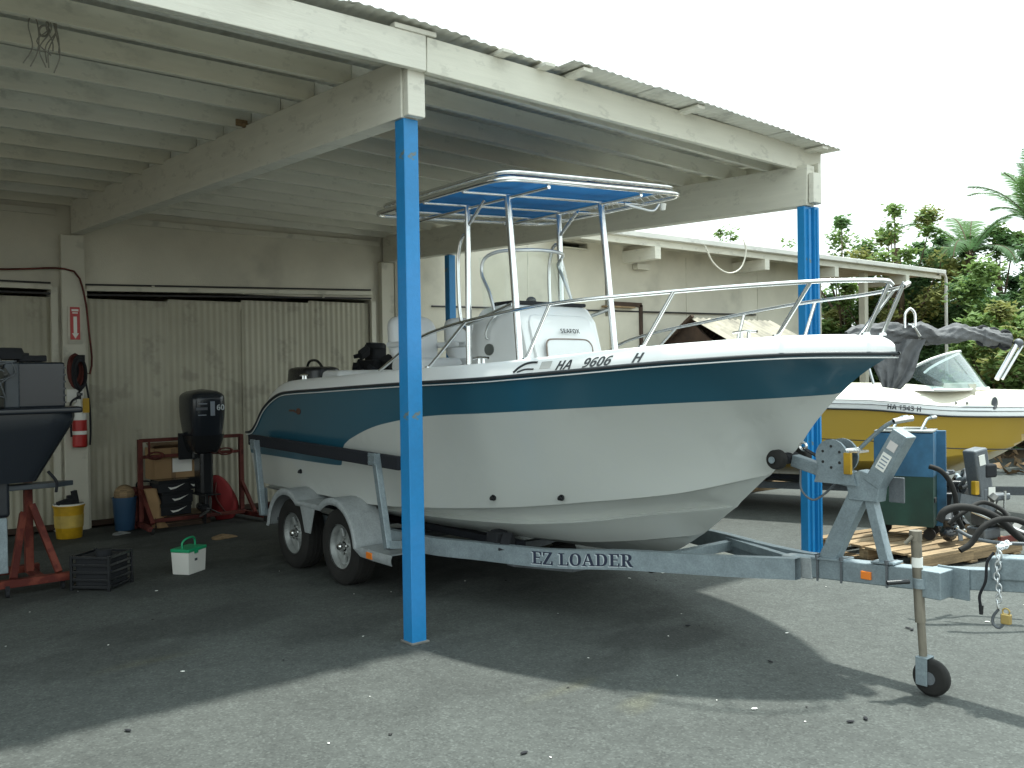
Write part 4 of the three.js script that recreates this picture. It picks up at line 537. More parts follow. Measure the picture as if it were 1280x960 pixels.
  obj('lid', RB(.262, .03, .182, .008, 0, .205, 0), M.green, bc); obj('carry_handle', TB([[-.09, .215, 0], [-.085, .27, 0], [-.05, .295, .01], [.05, .295, .01], [.085, .27, 0], [.09, .215, 0]], .009, 40), M.green, bc); obj('latch', RB(.05, .025, .01, .003, -.02, .185, .088), M.green, bc); obj('label_print', B(.035, .02, .002, -.02, .12, .085), M.engineBlue, bc);
  // black crate
  const mc = thing('milk_crate', 'black slatted plastic crate standing on the dark floor', 'crate', [-1.06, 0, -3.0], .75); const F = .32; for (let k = 0; k < 5; k++) { const y = .03 + k * .058; for (const s of [-1, 1]) { obj('slat', RB(F, .022, .012, .003, 0, y, s * F / 2), M.black, mc); obj('slat', RB(.012, .022, F - .02, .003, s * F / 2, y, 0), M.black, mc); } } for (const a of [-1, 1]) for (const s of [-1, 1]) obj('corner_post', RB(.022, .28, .022, .004, a * F / 2, .14, s * F / 2), M.black, mc); obj('crate_floor', B(F - .03, .012, F - .03, 0, .02, 0), M.matBlack, mc); obj('spare_parts', [RB(.285, .235, .285, .02, 0, .145, 0), CY(.06, .06, .06, -.05, .28, .05)], M.matBlack, mc);
  // yellow bucket
  const yb = thing('yellow_bucket', 'yellow plastic bucket full of dark scrap beside the red stand', 'bucket', [-.70, 0, -5.66]); obj('bucket_body', LA([[0, .005], [.125, .005], [.148, .33], [.158, .335], [.158, .35], [.15, .352]], 32), M.yellow, yb); obj('rim_band', LA([[.15, .352], [.156, .362], [.146, .37], [.142, .355]], 32), M.paper, yb); obj('scrap', [B(.1, .12, .05, .03, .39, .0, .3, .2), B(.05, .16, .04, .06, .42, .02, 0, .4, .2), CY(.10, .12, .05, 0, .36, 0), RB(.2, .04, .05, .01, -.04, .40, .05, 0, .4, .2)], M.matBlack, yb); obj('label', LA([[.139, .12], [.147, .25]], 32), std(rgb(.66, .5, .12), .5, { map: T.grime }), yb);
}
{ // stripped outboard on the tall red stand, at the edge of the picture
  const s = thing('tall_engine_stand', 'rust red A-frame stand on casters under the stripped outboard', 'stand', [-1.62, 0, -3.35]);
  obj('base_beam', beam([-.9, .10, .22], [.36, .10, .22], .07, .06, V(0, 1, 0), .004), M.redRust, s); obj('base_beam', beam([-.9, .10, -.35], [.24, .10, -.35], .07, .06, V(0, 1, 0), .004), M.redRust, s); obj('base_tie', beam([.15, .10, -.35], [.15, .10, .22], .05, .05), M.redRust, s); obj('base_tie', beam([-.7, .10, -.35], [-.7, .10, .22], .05, .05), M.redRust, s);
  obj('upright', beam([.12, .12, -.1], [.12, .85, -.1], .06, .07, V(0, 0, 1), .004), M.redRust, s); obj('diagonal_leg', beam([.28, .13, .18], [.14, .66, -.06], .05, .06, V(0, 0, 1), .004), M.redRust, s); obj('diagonal_leg', beam([-.05, .13, .2], [.08, .6, -.08], .05, .05, V(0, 0, 1), .004), M.redRust, s); obj('upright', beam([-.62, .12, -.1], [-.62, .9, -.1], .06, .07, V(0, 0, 1), .004), M.redRust, s);
  for (const [x, z] of [[.30, .2], [-.1, .25], [.18, -.36], [-.8, .2]]) obj('caster', [put(CY(.034, .034, .025), x, .034, z, 0, 0, Math.PI / 2), B(.03, .04, .03, x, .07, z)], M.matBlack, s);
  const o = thing('stripped_outboard', 'dark stripped outboard engine with bare powerhead on the tall red stand', 'outboard motor', [-1.72, 0, -3.3]);
  obj('lower_cowl', crease(grid(10, 24, (u, v) => { const a = 2 * Math.PI * v, e = q => Math.sign(q) * Math.pow(Math.abs(q), .4), s2 = u < .12 ? .98 : 1 - .42 * ((u - .12) / .88), sh = u < .12 ? 0 : -.10 * (u - .12); return [.05 + sh + .48 * s2 * e(Math.cos(a)), 1.43 - .56 * u, .26 * s2 * e(Math.sin(a))]; }), 40), M.engine, o); obj('cowl_rim', RB(1.0, .05, .56, .02, .05, 1.43, 0), M.engine, o);
  obj('powerhead_block', [RB(.34, .36, .40, .02, .27, 1.63, 0), ...Array.from({ length: 6 }, (_, k) => B(.345, .014, .405, .27, 1.49 + k * .055, .004))], M.engine, o); obj('cylinder_cover', RB(.11, .36, .42, .02, .06, 1.63, .005), M.engineBlue, o);
  const r = rng(66), bits = [], wires = []; for (let k = 0; k < 46; k++) bits.push(k % 3 ? RB(.03 + .06 * r(), .03 + .07 * r(), .04 + .05 * r(), .006, -.40 + .42 * r(), 1.47 + .38 * r(), .08 + .14 * r(), r(), r(), r()) : CY(.012 + .02 * r(), .02, .05 + .07 * r(), -.40 + .42 * r(), 1.47 + .38 * r(), .1 + .14 * r(), r() * 3, r(), r() * 3)); obj('engine_fittings', bits, M.engineGrey, o);
  for (let k = 0; k < 10; k++) wires.push(TB([[-.38 + .4 * r(), 1.5 + .1 * r(), .22], [-.38 + .4 * r(), 1.6 + .1 * r(), .27], [-.3 + .4 * r(), 1.7 + .1 * r(), .24], [-.2 + .3 * r(), 1.82, .2]], .006, 18, 5)); obj('wiring', wires, M.galvDark, o);
  obj('flywheel', [CY(.20, .20, .05, .02, 1.86, 0), CY(.15, .17, .05, .02, 1.90, 0), RB(.2, .05, .2, .01, .22, 1.84, .05)], M.matBlack, o);
  obj('midsection', RB(.2, .40, .2, .03, -.05, .80, 0), M.engine, o); obj('cavitation_plate', [put(ext([[-.2, -.08], [.28, -.08], [.42, 0], [.28, .08], [-.2, .08]], .03, .005), .10, .84, 0, Math.PI / 2)], M.engineBlue, o); obj('swivel_bracket', [RB(.12, .4, .08, .01, -.15, .72, .12), RB(.10, .42, .05, .008, -.06, .42, .30)], M.galv, o); obj('hose', TB([[.30, .95, .2], [.36, .86, .2], [.36, .78, .18]], .012, 16), M.matBlack, o);
}
// ---------------------------------------------------------------- right: pallet with machine parts
{
  const p = thing('wooden_pallet', 'weathered wooden pallet in the sun under the machine parts', 'pallet', [4.83, 0, .72], -.16); for (let k = 0; k < 8; k++) obj('deck_board', RB(1.42, .02, .105, .003, 0, .13, -.49 + k * .14, 0, 0, (k % 3 - 1) * .004), k % 3 ? M.pallet : M.palletB, p); for (const z of [-.5, 0, .5]) obj('stringer', RB(1.40, .085, .09, .003, 0, .0765, z), M.palletB, p); for (const x of [-.62, 0, .62]) obj('bottom_board', RB(.1, .018, 1.1, .003, x, .022, 0), M.palletB, p);
  obj('edge_iron', B(.5, .05, .03, .62, .16, .54), M.redDull, p);
  const t = thing('parts_tank', 'tall blue and dark green steel tank on small wheels upon the pallet', 'tank', [4.86, .142, .62], .35);
  obj('green_body', crease(ext([[-.20, -.24], [.14, -.24], [.20, -.18], [.20, .18], [.14, .24], [-.20, .24]], .44).rotateX(-Math.PI / 2).translate(0, .12, 0), 20), M.tankGreen, t); obj('blue_top', crease(ext([[-.203, -.243], [.142, -.243], [.203, -.183], [.203, .183], [.142, .243], [-.203, .243]], .38).rotateX(-Math.PI / 2).translate(0, .56, 0), 20), M.tankBlue, t);
  obj('top_plate', [B(.40, .012, .48, 0, .955, 0, .0), RB(.09, .03, .16, .01, -.06, .97, -.08), RB(.06, .02, .2, .006, .08, .97, .06)], M.rim, t); obj('corner_channel', RB(.06, .86, .09, .006, .12, .52, .27), M.tankBlue, t);
  for (const [x, z] of [[-.14, -.2], [-.14, .2], [.14, .2], [.14, -.2]]) obj('wheel', [put(CY(.05, .05, .035), x, .05, z, 0, 0, Math.PI / 2), B(.04, .06, .04, x, .10, z)], M.rubber, t);
  for (const z of [-.12, .12]) obj('pipe_handle', [TB([[-.02, .94, z], [.06, 1.0, z + .02], [.14, 1.05, z + .04], [.24, 1.06, z + .07]], .013, 24)], M.galv, t); obj('pipe_grip', [rod([.20, 1.06, -.06], [.30, 1.062, -.03], .018), rod([.20, 1.06, .18], [.30, 1.062, .21], .018)], M.chrome, t);
  obj('valve', [rod([.1, .56, .31], [.22, .57, .36], .02), CY(.03, .03, .02, .16, .58, .34)], M.galvDark, t); obj('front_port', [B(.10, .04, .01, -.1, .35, .246)], M.dark, t);
  const o = thing('engine_midsection', 'grey outboard bracket with white labels and yellow tag lying on the pallet', 'engine part', [5.22, .142, 1.13], -.3);
  obj('bracket', [RB(.16, .5, .14, .02, -.05, .55, 0, 0, 0, .18), RB(.14, .34, .16, .02, .0, .28, 0), RB(.3, .06, .12, .02, .10, .36, .02), RB(.2, .10, .2, .02, .0, .05, 0), beam([-.32, .36, .0], [-.02, .30, .02], .1, .12)], M.galvDark, o); obj('white_label', B(.07, .09, .004, -.09, .70, .074, 0, 0, .18), M.paper, o); obj('white_label', B(.08, .16, .004, .01, .38, .084), M.paper, o); obj('yellow_tag', RB(.05, .12, .05, .008, -.16, .46, .06), M.yellow, o);
  const r = rng(12), bits = []; for (let k = 0; k < 26; k++) bits.push(k % 2 ? RB(.03 + .07 * r(), .03 + .06 * r(), .04 + .06 * r(), .006, -.05 + .32 * r(), .06 + .34 * r(), -.12 + .28 * r(), r(), r(), r()) : CY(.015 + .02 * r(), .02, .07 + .08 * r(), -.05 + .32 * r(), .06 + .36 * r(), -.12 + .28 * r(), r() * 3, r(), r() * 3)); obj('fittings', bits, M.engineGrey, o); obj('shaft', [rod([-.2, .26, .05], [.22, .06, .24], .018), rod([.1, .36, .0], [.28, .37, .03], .015), rod([.14, .2, .1], [.15, .42, .1], .012)], M.chrome, o); obj('black_cover', RB(.14, .12, .12, .02, .02, .60, .02), M.matBlack, o);
  const g = thing('gearcase_part', 'black lower gearcase with pale lever leaning against the blue tank', 'engine part', [4.72, .142, 1.06], .4); obj('casing', [SP(.07, 2.0, 1, 1, 0, .10, 0), RB(.16, .16, .07, .02, -.02, .19, 0, 0, 0, .4), RB(.10, .2, .05, .01, .08, .12, .0, 0, 0, -.5), ...Array.from({ length: 4 }, (_, k) => RB(.09, .015, .10, .004, -.05 + k * .012, .14 + k * .03, .01, 0, 0, .3))], M.black, g); obj('lever', [beam([.10, .02, .09], [.18, .30, .06], .035, .016), SP(.022, 1, 1, 1, .18, .31, .06)], M.galvDark, g); obj('pin', rod([-.16, .18, .06], [-.07, .14, .12], .014), M.chrome, g);
  const hz = (pts, r2, lab, m = M.rubber) => tag(obj('black_hose', TB(pts, r2, 60, 10), m), lab, 'hose');
  const D = (px, py, d) => EYE.clone().addScaledVector(ray(px, py), d);
  hz([D(1162, 583, 6.15), D(1175, 588, 6.1), D(1186, 600, 6.1), D(1194, 620, 6.1), D(1196, 645, 6.12), D(1203, 660, 6.15)], .017, 'thin black hose curving down from the valve of the blue tank');
  hz([D(1174, 652, 5.95), D(1180, 640, 5.95), D(1197, 634, 5.95), D(1222, 637, 5.95), D(1247, 648, 5.92), D(1270, 668, 5.9), D(1290, 684, 5.85)], .025, 'thick black hose arching low over the gearcase part');
  hz([D(1200, 688, 5.75), D(1213, 680, 5.75), D(1228, 660, 5.75), D(1247, 650, 5.75), D(1270, 650, 5.75), D(1300, 662, 5.75)], .019, 'black hose arching over the front boards of the pallet');
  hz([D(1196, 662, 6.0), D(1215, 672, 5.95), D(1245, 678, 5.9), D(1285, 680, 5.85)], .012, 'thin dark cable lying flat on the pallet boards', M.galvDark);
  const eb = thing('engine_block_part', 'black and silver engine block with pipes at the back of the pallet', 'engine part', [5.42, .142, .72], .5), r3 = rng(34), b3 = [RB(.26, .34, .24, .02, 0, .19, 0), RB(.14, .12, .30, .02, .05, .40, 0), RB(.30, .05, .28, .01, 0, .025, 0)], c3 = []; for (let k = 0; k < 22; k++) (k % 2 ? b3 : c3).push(k % 3 ? CY(.015 + .02 * r3(), .02, .08 + .1 * r3(), (r3() - .5) * .36, .06 + .42 * r3(), (r3() - .5) * .34, r3() * 3, r3(), r3() * 3) : RB(.04 + .06 * r3(), .04 + .06 * r3(), .04 + .06 * r3(), .006, (r3() - .5) * .34, .06 + .42 * r3(), (r3() - .5) * .32, r3(), r3(), r3())); obj('block', b3, M.black, eb); obj('fittings', c3, M.galv, eb); obj('exhaust_pipe', TB([[-.1, .42, .1], [-.16, .5, .14], [-.05, .56, .16], [.12, .52, .14], [.2, .36, .14]], .022, 30), M.galvDark, eb);
  hz([D(1186, 655, 6.1), D(1205, 640, 6.1), D(1230, 628, 6.15), D(1255, 640, 6.1), D(1266, 662, 6.05), D(1290, 672, 6.0)], .015, 'thin black hose looping in front of the engine block');
  // offcuts on the ground past the bow
  const w = thing('timber_offcuts', 'stack of old boards on the asphalt beyond the bow', 'boards', [7.4, 0, -3.0], -.15); for (let k = 0; k < 5; k++) obj('board', RB(1.5 - k * .12, .04, .16, .004, (k % 2) * .1, .022 + Math.floor(k / 2) * .045, -.1 + (k % 2) * .2 + k * .01, 0, k * .06), k % 2 ? M.palletB : M.brown, w); obj('plank', RB(1.2, .03, .2, .004, -.05, .15, 0, 0, .2, .02), M.pallet, w);
}
// ---------------------------------------------------------------- yellow boat
{
  const b = thing('bowrider_boat', 'yellow and white bowrider with grey folded cover parked beyond the carport', 'boat', [7.03, 0, -.90], rad(20));
  const bb = curveB(1.06, -.2, 2.02, 2.5, .62), yr = z => interp([[-4, 1.27], [0, 1.225], [1, 1.15], [2.02, 1.135]], z), kz = z => interp([[-4, .36], [.2, .37], [.8, .46], [1.2, .62], [1.7, .95], [2.02, 1.13]], z), bc = curveB(.9, -.5, 1.75, 2.2, .7), yc = z => interp([[-4, .60], [.3, .62], [1.2, .74], [1.75, .90]], z);
  const zs = Array.from({ length: 61 }, (_, i) => -4 + 6.02 * (1 - Math.pow(1 - i / 60, 1.4)));
  const strip = (rows, s) => grid(60, rows.length - 1, (u, v, i, j) => { const [w, y] = rows[j](zs[i]); return [s * w, y, zs[i]]; });
  const P = (f, g) => z => { const k = kz(z), y = g(z); return y < k ? [0, k] : [f(z), y]; };
  const rows = [z => [0, kz(z)], P(z => bc(z) * .55, z => (kz(z) + yc(z)) / 2), P(bc, yc), P(z => bc(z) + .04 * clamp(bc(z) / .3), z => yc(z) + .03), ...[.35, .7, 1].map(t => P(z => bc(z) + (bb(z) - bc(z)) * (.15 + .85 * t ** 1.3), z => yc(z) + (yr(z) - yc(z)) * t))];
  obj('yellow_hull', [-1, 1].map(s => crease(strip(rows, s), 24)), M.gelYellow, b);
  const off = (d, y) => z => [Math.max(0, bb(z) + d * clamp(bb(z) / .3)), yr(z) + y];
  const deck = [off(.02, 0), off(.022, .02), off(-.005, .07), off(-.025, .105)];
  obj('white_deck', [-1, 1].map(s => crease(strip(deck, s), 40)), M.cap, b);
  obj('bow_cockpit', [-1, 1].map(s => crease(strip([off(-.025, .105), off(-.10, .15), off(-.30, .24), off(-.33, .255), off(-.37, .22), off(-.42, -.10)], s), 40)), M.gelCream, b);
  obj('cockpit_floor', grid(40, 2, (u, v) => { const z = -3.8 + 5.7 * u, w = Math.max(0, bb(z) - .4); return [w * (2 * v - 1), yr(z) - .12, z]; }), M.gelCream, b);
  const wire = (d, y, r, m, n) => obj(n, [-1, 1].map(s => TB(zs.map(z => [s * (bb(z) + d), yr(z) + y, z + (bb(z) < .02 ? d : 0)]), r, 140, 5)), m, b);
  wire(.02, -.004, .010, M.rubStrip, 'rub_rail'); wire(.012, .055, .005, M.galvDark, 'pinstripe'); wire(-.012, .095, .004, M.galvDark, 'pinstripe'); wire(.006, -.34, .006, M.rubStrip, 'hull_stripe');
  const face = (z, t, o) => [-(bb(z) + .0215 - .0265 * t + o), yr(z) + .022 + .048 * t, z];
  obj('registration_letters', word('HA 1543 H', .05, .001, font, (x, y, w) => face(.30 + x * 1.0, y / .05 * 1.05, .003 + w)), M.ink, b); obj('maker_badge', put(CY(.05, .05, .006).scale(1.6, 1, .6), -(bb(1.3) - .05), yr(1.3) + .135, 1.3, .0, 0, .9), M.ink, b); obj('bow_light', SP(.03, 1, .6, 1.2, -.55, yr(1.7) + .16, 1.62), M.black, b);
  for (const z of [.95, 1.05]) obj('drain_fitting', B(.01, .03, .02, -(bb(z) - .055), yr(z) + .135, z, 0, 0, .9), M.galvDark, b);
  // seats in the bow
  obj('bow_seat', [crease(grid(20, 6, (u, v) => { const a = rad(195 + 150 * u); return [.72 * Math.cos(a) * (1 - .12 * v), 1.18 + .30 * v, 1.25 + .55 * Math.sin(a) * (1 - .1 * v)]; }), 50), RB(.4, .18, .5, .06, -.35, 1.18, 1.25), RB(.4, .18, .5, .06, .35, 1.18, 1.25)], M.gelCream, b); obj('seat_panel', RB(.04, .14, .30, .01, -.25, 1.38, .95), M.brown, b);
  // windshield, three panes in white frames
  const wsp = t => { const a = rad(190 - 200 * t); return [.86 * Math.cos(a), .78 + .42 * Math.max(-.3, Math.sin(a))]; };
  for (const [t0, t1, m] of [[.02, .34, M.tint], [.345, .655, M.tint], [.66, .98, M.tint]]) obj('windshield_pane', grid(12, 4, (u, v) => { const [x, z] = wsp(t0 + (t1 - t0) * u), h = .12 + .30 * Math.sin(Math.PI * (t0 + (t1 - t0) * u)) ** .6; return [x * (1 - .1 * v), 1.42 + h * v, z - .28 * v]; }), m, b);
  obj('windshield_frame', [TB(Array.from({ length: 25 }, (_, k) => { const t = .02 + .96 * k / 24, [x, z] = wsp(t), h = .12 + .30 * Math.sin(Math.PI * t) ** .6; return [x * .9, 1.42 + h, z - .28]; }), .014, 60), TB(Array.from({ length: 25 }, (_, k) => { const [x, z] = wsp(.02 + .96 * k / 24); return [x, 1.42, z]; }), .016, 60)], M.cap, b);
  obj('dash_deck', grid(10, 20, (u, v) => { const [x, z] = wsp(.02 + .96 * v); return [x * (1 - u * .5), 1.41 + .02 * u, z - .9 * u]; }), M.cap, b);
  obj('helm_seat', [RB(.5, .5, .12, .05, -.45, 1.45, -1.2), RB(.5, .5, .12, .05, .45, 1.45, -1.2)], M.gelCream, b); obj('stern_deck', RB(2.0, .3, 1.3, .06, 0, 1.35, -3.3), M.cap, b);
  // hull support: trailer of its own
  const t = thing('bowrider_trailer', 'low dark trailer under the yellow bowrider', 'trailer', [7.03, 0, -.90], rad(20));
  for (const s of [-1, 1]) { obj('side_rail', beam([s * .7, .27, -3.8], [s * .1, .27, 1.2], .06, .08), M.galvDark, t); obj('bunk', beam([s * .6, .42, -3.6], [s * .45, .38, .2], .1, .05), M.carpet, t); for (const z of [-2.0]) { const w = part('wheel', t); obj('tyre', put(LA([[.16, -.08], [.26, -.09], [.29, -.07], [.295, 0], [.29, .07], [.26, .09], [.16, .08]], 28), s * .98, .295, z, 0, 0, Math.PI / 2), M.rubber, w); obj('rim', CY(.16, .16, .10, s * 1.0, .295, z, 0, 0, Math.PI / 2), M.rim, w); obj('fender', put(new THREE.CylinderGeometry(.36, .36, .24, 20, 1, true, 0, Math.PI), s * .98, .30, z, 0, 0, Math.PI / 2).rotateX(0), M.galvDark, t); } }
  obj('axle', CY(.03, .03, 1.9, 0, .295, -2.0, 0, 0, Math.PI / 2), M.galvDark, t); obj('tongue', beam([0, .27, 1.0], [0, .33, 2.6], .08, .09), M.galvDark, t); obj('winch_post', beam([0, .33, 2.1], [0, .95, 2.2], .07, .07, V(0, 0, 1)), M.galvDark, t); obj('cross_member', [beam([-.55, .27, -2.4], [.55, .27, -2.4], .07, .07), beam([-.3, .27, -.3], [.3, .27, -.3], .07, .07)], M.galvDark, t);
  // folded tower and cover
  const D = (px, py, d) => EYE.clone().addScaledVector(ray(px, py), d);
  const tw = thing('folded_cover', 'crumpled dark grey canvas boot folded over the yellow boat', 'boat cover');
  const boom = [[1058, 421, 9.2], [1085, 416, 9.25], [1120, 417, 9.3], [1150, 416, 9.35], [1170, 421, 9.4], [1195, 416, 9.45], [1215, 417, 9.5], [1235, 421, 9.55], [1262, 426, 9.6]].map(a => D(...a)); const bcv = new THREE.CatmullRomCurve3(boom);
  const rad1 = t => .06 + .05 * Math.sin(Math.PI * clamp(t * 1.15)) ** .7 + .012 * Math.sin(t * 31) + (t > .82 ? .02 : 0);
  obj('rolled_canvas', crease(grid(160, 40, (u, v) => { const p = bcv.getPointAt(u), a = 2 * Math.PI * v, r = rad1(u) * (1 + .12 * Math.sin(a * 2 + u * 9) - .20 * Math.abs(Math.sin(a * 3 + u * 13 + 2 * nB(u, v))) - .12 * Math.abs(Math.sin(a * 5 - u * 31 + 3 * nA(u, v))) + .1), dx = rgt0; return [p.x + fwd.x * r * Math.sin(a), p.y + r * Math.cos(a) * 1.0, p.z + fwd.z * r * Math.sin(a)]; }), 80), M.canvasGrey, tw);
  const dr = [[[1078, 424], [1158, 424]], [[1085, 440], [1150, 440]], [[1090, 455], [1146, 457]], [[1097, 470], [1140, 472]], [[1103, 484], [1126, 487]]]; obj('hanging_flap', crease(grid(30, 50, (u, v) => { const k = u * 4, i = Math.min(3, k | 0), f = k - i, A = dr[i], C2 = dr[i + 1], l = [A[0][0] + (C2[0][0] - A[0][0]) * f, A[0][1] + (C2[0][1] - A[0][1]) * f], q = [A[1][0] + (C2[1][0] - A[1][0]) * f, A[1][1] + (C2[1][1] - A[1][1]) * f]; const p = D(l[0] + (q[0] - l[0]) * v, l[1] + (q[1] - l[1]) * v, 9.22 + .05 * Math.abs(Math.sin(v * 7 + u * 2 + 2 * nA(u, v))) + .02 * Math.sin(v * 23 + u * 5) - .06 * u); return [p.x, p.y, p.z]; }), 80), M.canvasGrey, tw);
  obj('dark_tie', [.83, .9, .97].map(t => { const p = bcv.getPointAt(t); return put(TR(.095, .02), p.x, p.y, p.z, 0, -A1 + .6, 0); }), M.matBlack, tw);
  obj('tower_tube', [TB([D(1131, 410, 9.2), D(1132, 392, 9.2), D(1138, 386, 9.2), D(1143, 391, 9.2), D(1144, 408, 9.2)], .014, 30), rod(D(1150, 420, 9.25), D(1142, 408, 9.2), .015), TB([D(1150, 424, 9.3), D(1140, 408, 9.25), D(1134, 405, 9.2)], .013, 16)], M.alu, tw);
  for (const [p, q, w] of [[D(1272, 428, 9.6), D(1246, 474, 9.5), .026], [D(1278, 432, 9.62), D(1253, 474, 9.5), .014], [D(1076, 424, 9.2), D(1092, 480, 9.15), .014]]) obj('support_strut', rod(p, q, w), M.aluSat, tw); obj('strut_joint', [SP(.05, 1, 1, 1, ...D(1273, 429, 9.6).toArray())], M.galvDark, tw);
}
// ---------------------------------------------------------------- long building beyond
{
  const b = thing('storage_building', 'long pale cream building with overhanging eave beyond the carport', 'building');
  const Z = -5.9, D = (px, py, d) => EYE.clone().addScaledVector(ray(px, py), d);
  const W = (x0, x1, y0, y1) => B(x1 - x0, y1 - y0, .2, (x0 + x1) / 2, (y0 + y1) / 2, Z - .10); // front wall built round a narrow slit and a vent opening
  obj('wall', [W(3.8, 7.555, 0, 3.675), W(3.8, 6.62, 3.675, 3.765), W(7.17, 7.555, 3.675, 3.765), W(3.8, 7.555, 3.765, 3.95), W(7.555, 7.625, 0, 2.6), W(7.555, 7.625, 3.83, 3.95), W(7.625, 13.9, 0, 3.95), B(.2, 3.95, 4.7, 3.9, 1.975, Z - 2.56), B(10.1, .06, 5.0, 8.85, 3.92, Z - 2.71), B(.2, 3.95, 5, 13.8, 1.975, Z - 2.71), B(10.1, 3.95, .1, 8.85, 1.975, Z - 5.2)], M.wall, b);
  for (const x of [5.9, 9.6, 11.7]) obj('wall_joint', B(.015, 3.6, .008, x, 1.9, Z + .003), M.trim, b);
  obj('vent_sill', B(.60, .02, .05, 6.9, 3.665, Z + .02), M.trim, b);
  obj('roof', [grid(2, 90, (u, v) => { const x = 6.2 + 11.5 * v; return [x, 3.86 + .035 * Math.max(0, u * 7 - .1) + .012 * Math.sin(x * 42), -5.12 - 6.6 * u]; })], M.roofTop, b);
  obj('fascia_board', RB(11.3, .13, .03, .004, 12.0, 3.76, -5.20), M.cream, b); obj('gutter', RB(11.4, .09, .10, .012, 12.0, 3.85, -5.14), M.white, b);
  obj('eave_lining', B(11.3, .015, .8, 12.0, 3.80, -5.57), M.trim, b);
  for (const x of [8.05, 11.0, 13.3, 16.1]) obj('rafter_tail', RB(.14, .20, .9, .006, x, 3.60, -5.62), M.cream, b);
  for (const x of [14.85]) obj('eave_post', RB(.14, 3.7, .14, .006, x, 1.85, -5.5), M.wall, b);
  obj('downpipe', TB([[17.45, 3.80, -5.16], [17.75, 3.80, -5.16], [17.82, 3.72, -5.16], [17.82, 3.3, -5.16], [17.81, .05, -5.16]], .035, 40), M.white, b);
  obj('conduit', [rod([4.1, 2.64, Z + .03], [11.6, 2.74, Z + .03], .014)], M.dark, b); obj('meter_box', RB(.3, .10, .12, .01, 8.35, 3.45, Z + .08), M.trim, b);
  const w = part('service_hatch', b); obj('hatch_frame', [B(.75, .07, .06, 8.0, 2.81, Z + .03), B(.07, 1.7, .06, 8.36, 1.96, Z + .03)], M.brown, w); obj('hatch_panel', B(.68, 1.66, .03, 7.99, 1.94, Z + .017), M.wall, w); obj('hatch_sill', B(.7, .03, .1, 7.8, 2.755, Z + .07), M.palletB, w);
  const c = obj('hanging_cable', [TB([[9.15, 3.78, -5.10], [9.35, 3.50, -5.08], [9.75, 3.36, -5.08], [10.1, 3.48, -5.08], [10.25, 3.80, -5.08], [10.2, 3.98, -5.10]], .014, 50), TB([[9.15, 3.78, -5.10], [8.95, 3.92, -5.12], [8.4, 3.93, -5.12]], .010, 20)], M.cable); tag(c, 'pale loop of cable drooping from the white eave', 'cable');
}
{ // small roofed hut against it
  const h = thing('small_hut', 'little brown gabled hut with pale ribbed roof against the cream wall', 'shed');
  const rz = -4.70, ryy = 2.52, x0 = 8.25, x1 = 10.35;
  obj('gable_wall', [put(ext([[0, 0], [0, 1.92], [.42, 2.28], [.86, ryy - .08], [1.15, 2.20], [1.55, 1.95], [1.55, 0]], .05), x0 + .12, 0, -5.56, 0, -Math.PI / 2, 0)].map(g => g), M.brown, h); obj('side_wall', [B(x1 - x0 - .2, 1.95, .05, (x0 + x1) / 2, .975, -4.04), B(.05, 1.95, 1.5, x1 - .1, .975, -4.8)], M.brown, h);
  const ribs = (za, ya, zb2, yb2, m, n) => { for (let k = 0; k < 4; k++) { const a = x0 + (x1 - x0) * k / 4, w = (x1 - x0) / 4 + .03; obj(n, crease(grid(1, 18, (u, v) => { const x = a + w * v; return [x, ya + (yb2 - ya) * u + .014 * Math.sin(x / .15 * 6.283) + k * .002, za + (zb2 - za) * u]; }), 50), m, h); } };
  ribs(rz, ryy, -3.92, 2.12, M.hutRoof, 'roof_sheet'); ribs(rz, ryy, -5.62, 1.85, M.brown, 'rear_roof_sheet');
  for (let k = 0; k < 6; k++) obj('barge_shingle', RB(.07, .05, .20, .01, x0, 1.92 + k * .115, -5.55 + k * .165, -.6), M.brown, h);
  obj('front_batten', RB(x1 - x0, .05, .04, .006, (x0 + x1) / 2, 2.08, -3.95), M.trim, h); obj('vent_cap', [CY(.06, .06, .12, 8.55, 2.02, -3.8), SP(.07, 1, .5, 1, 8.55, 2.09, -3.8), CY(.02, .02, 2, 8.55, 1.0, -3.8)], M.aluSat, h);
}
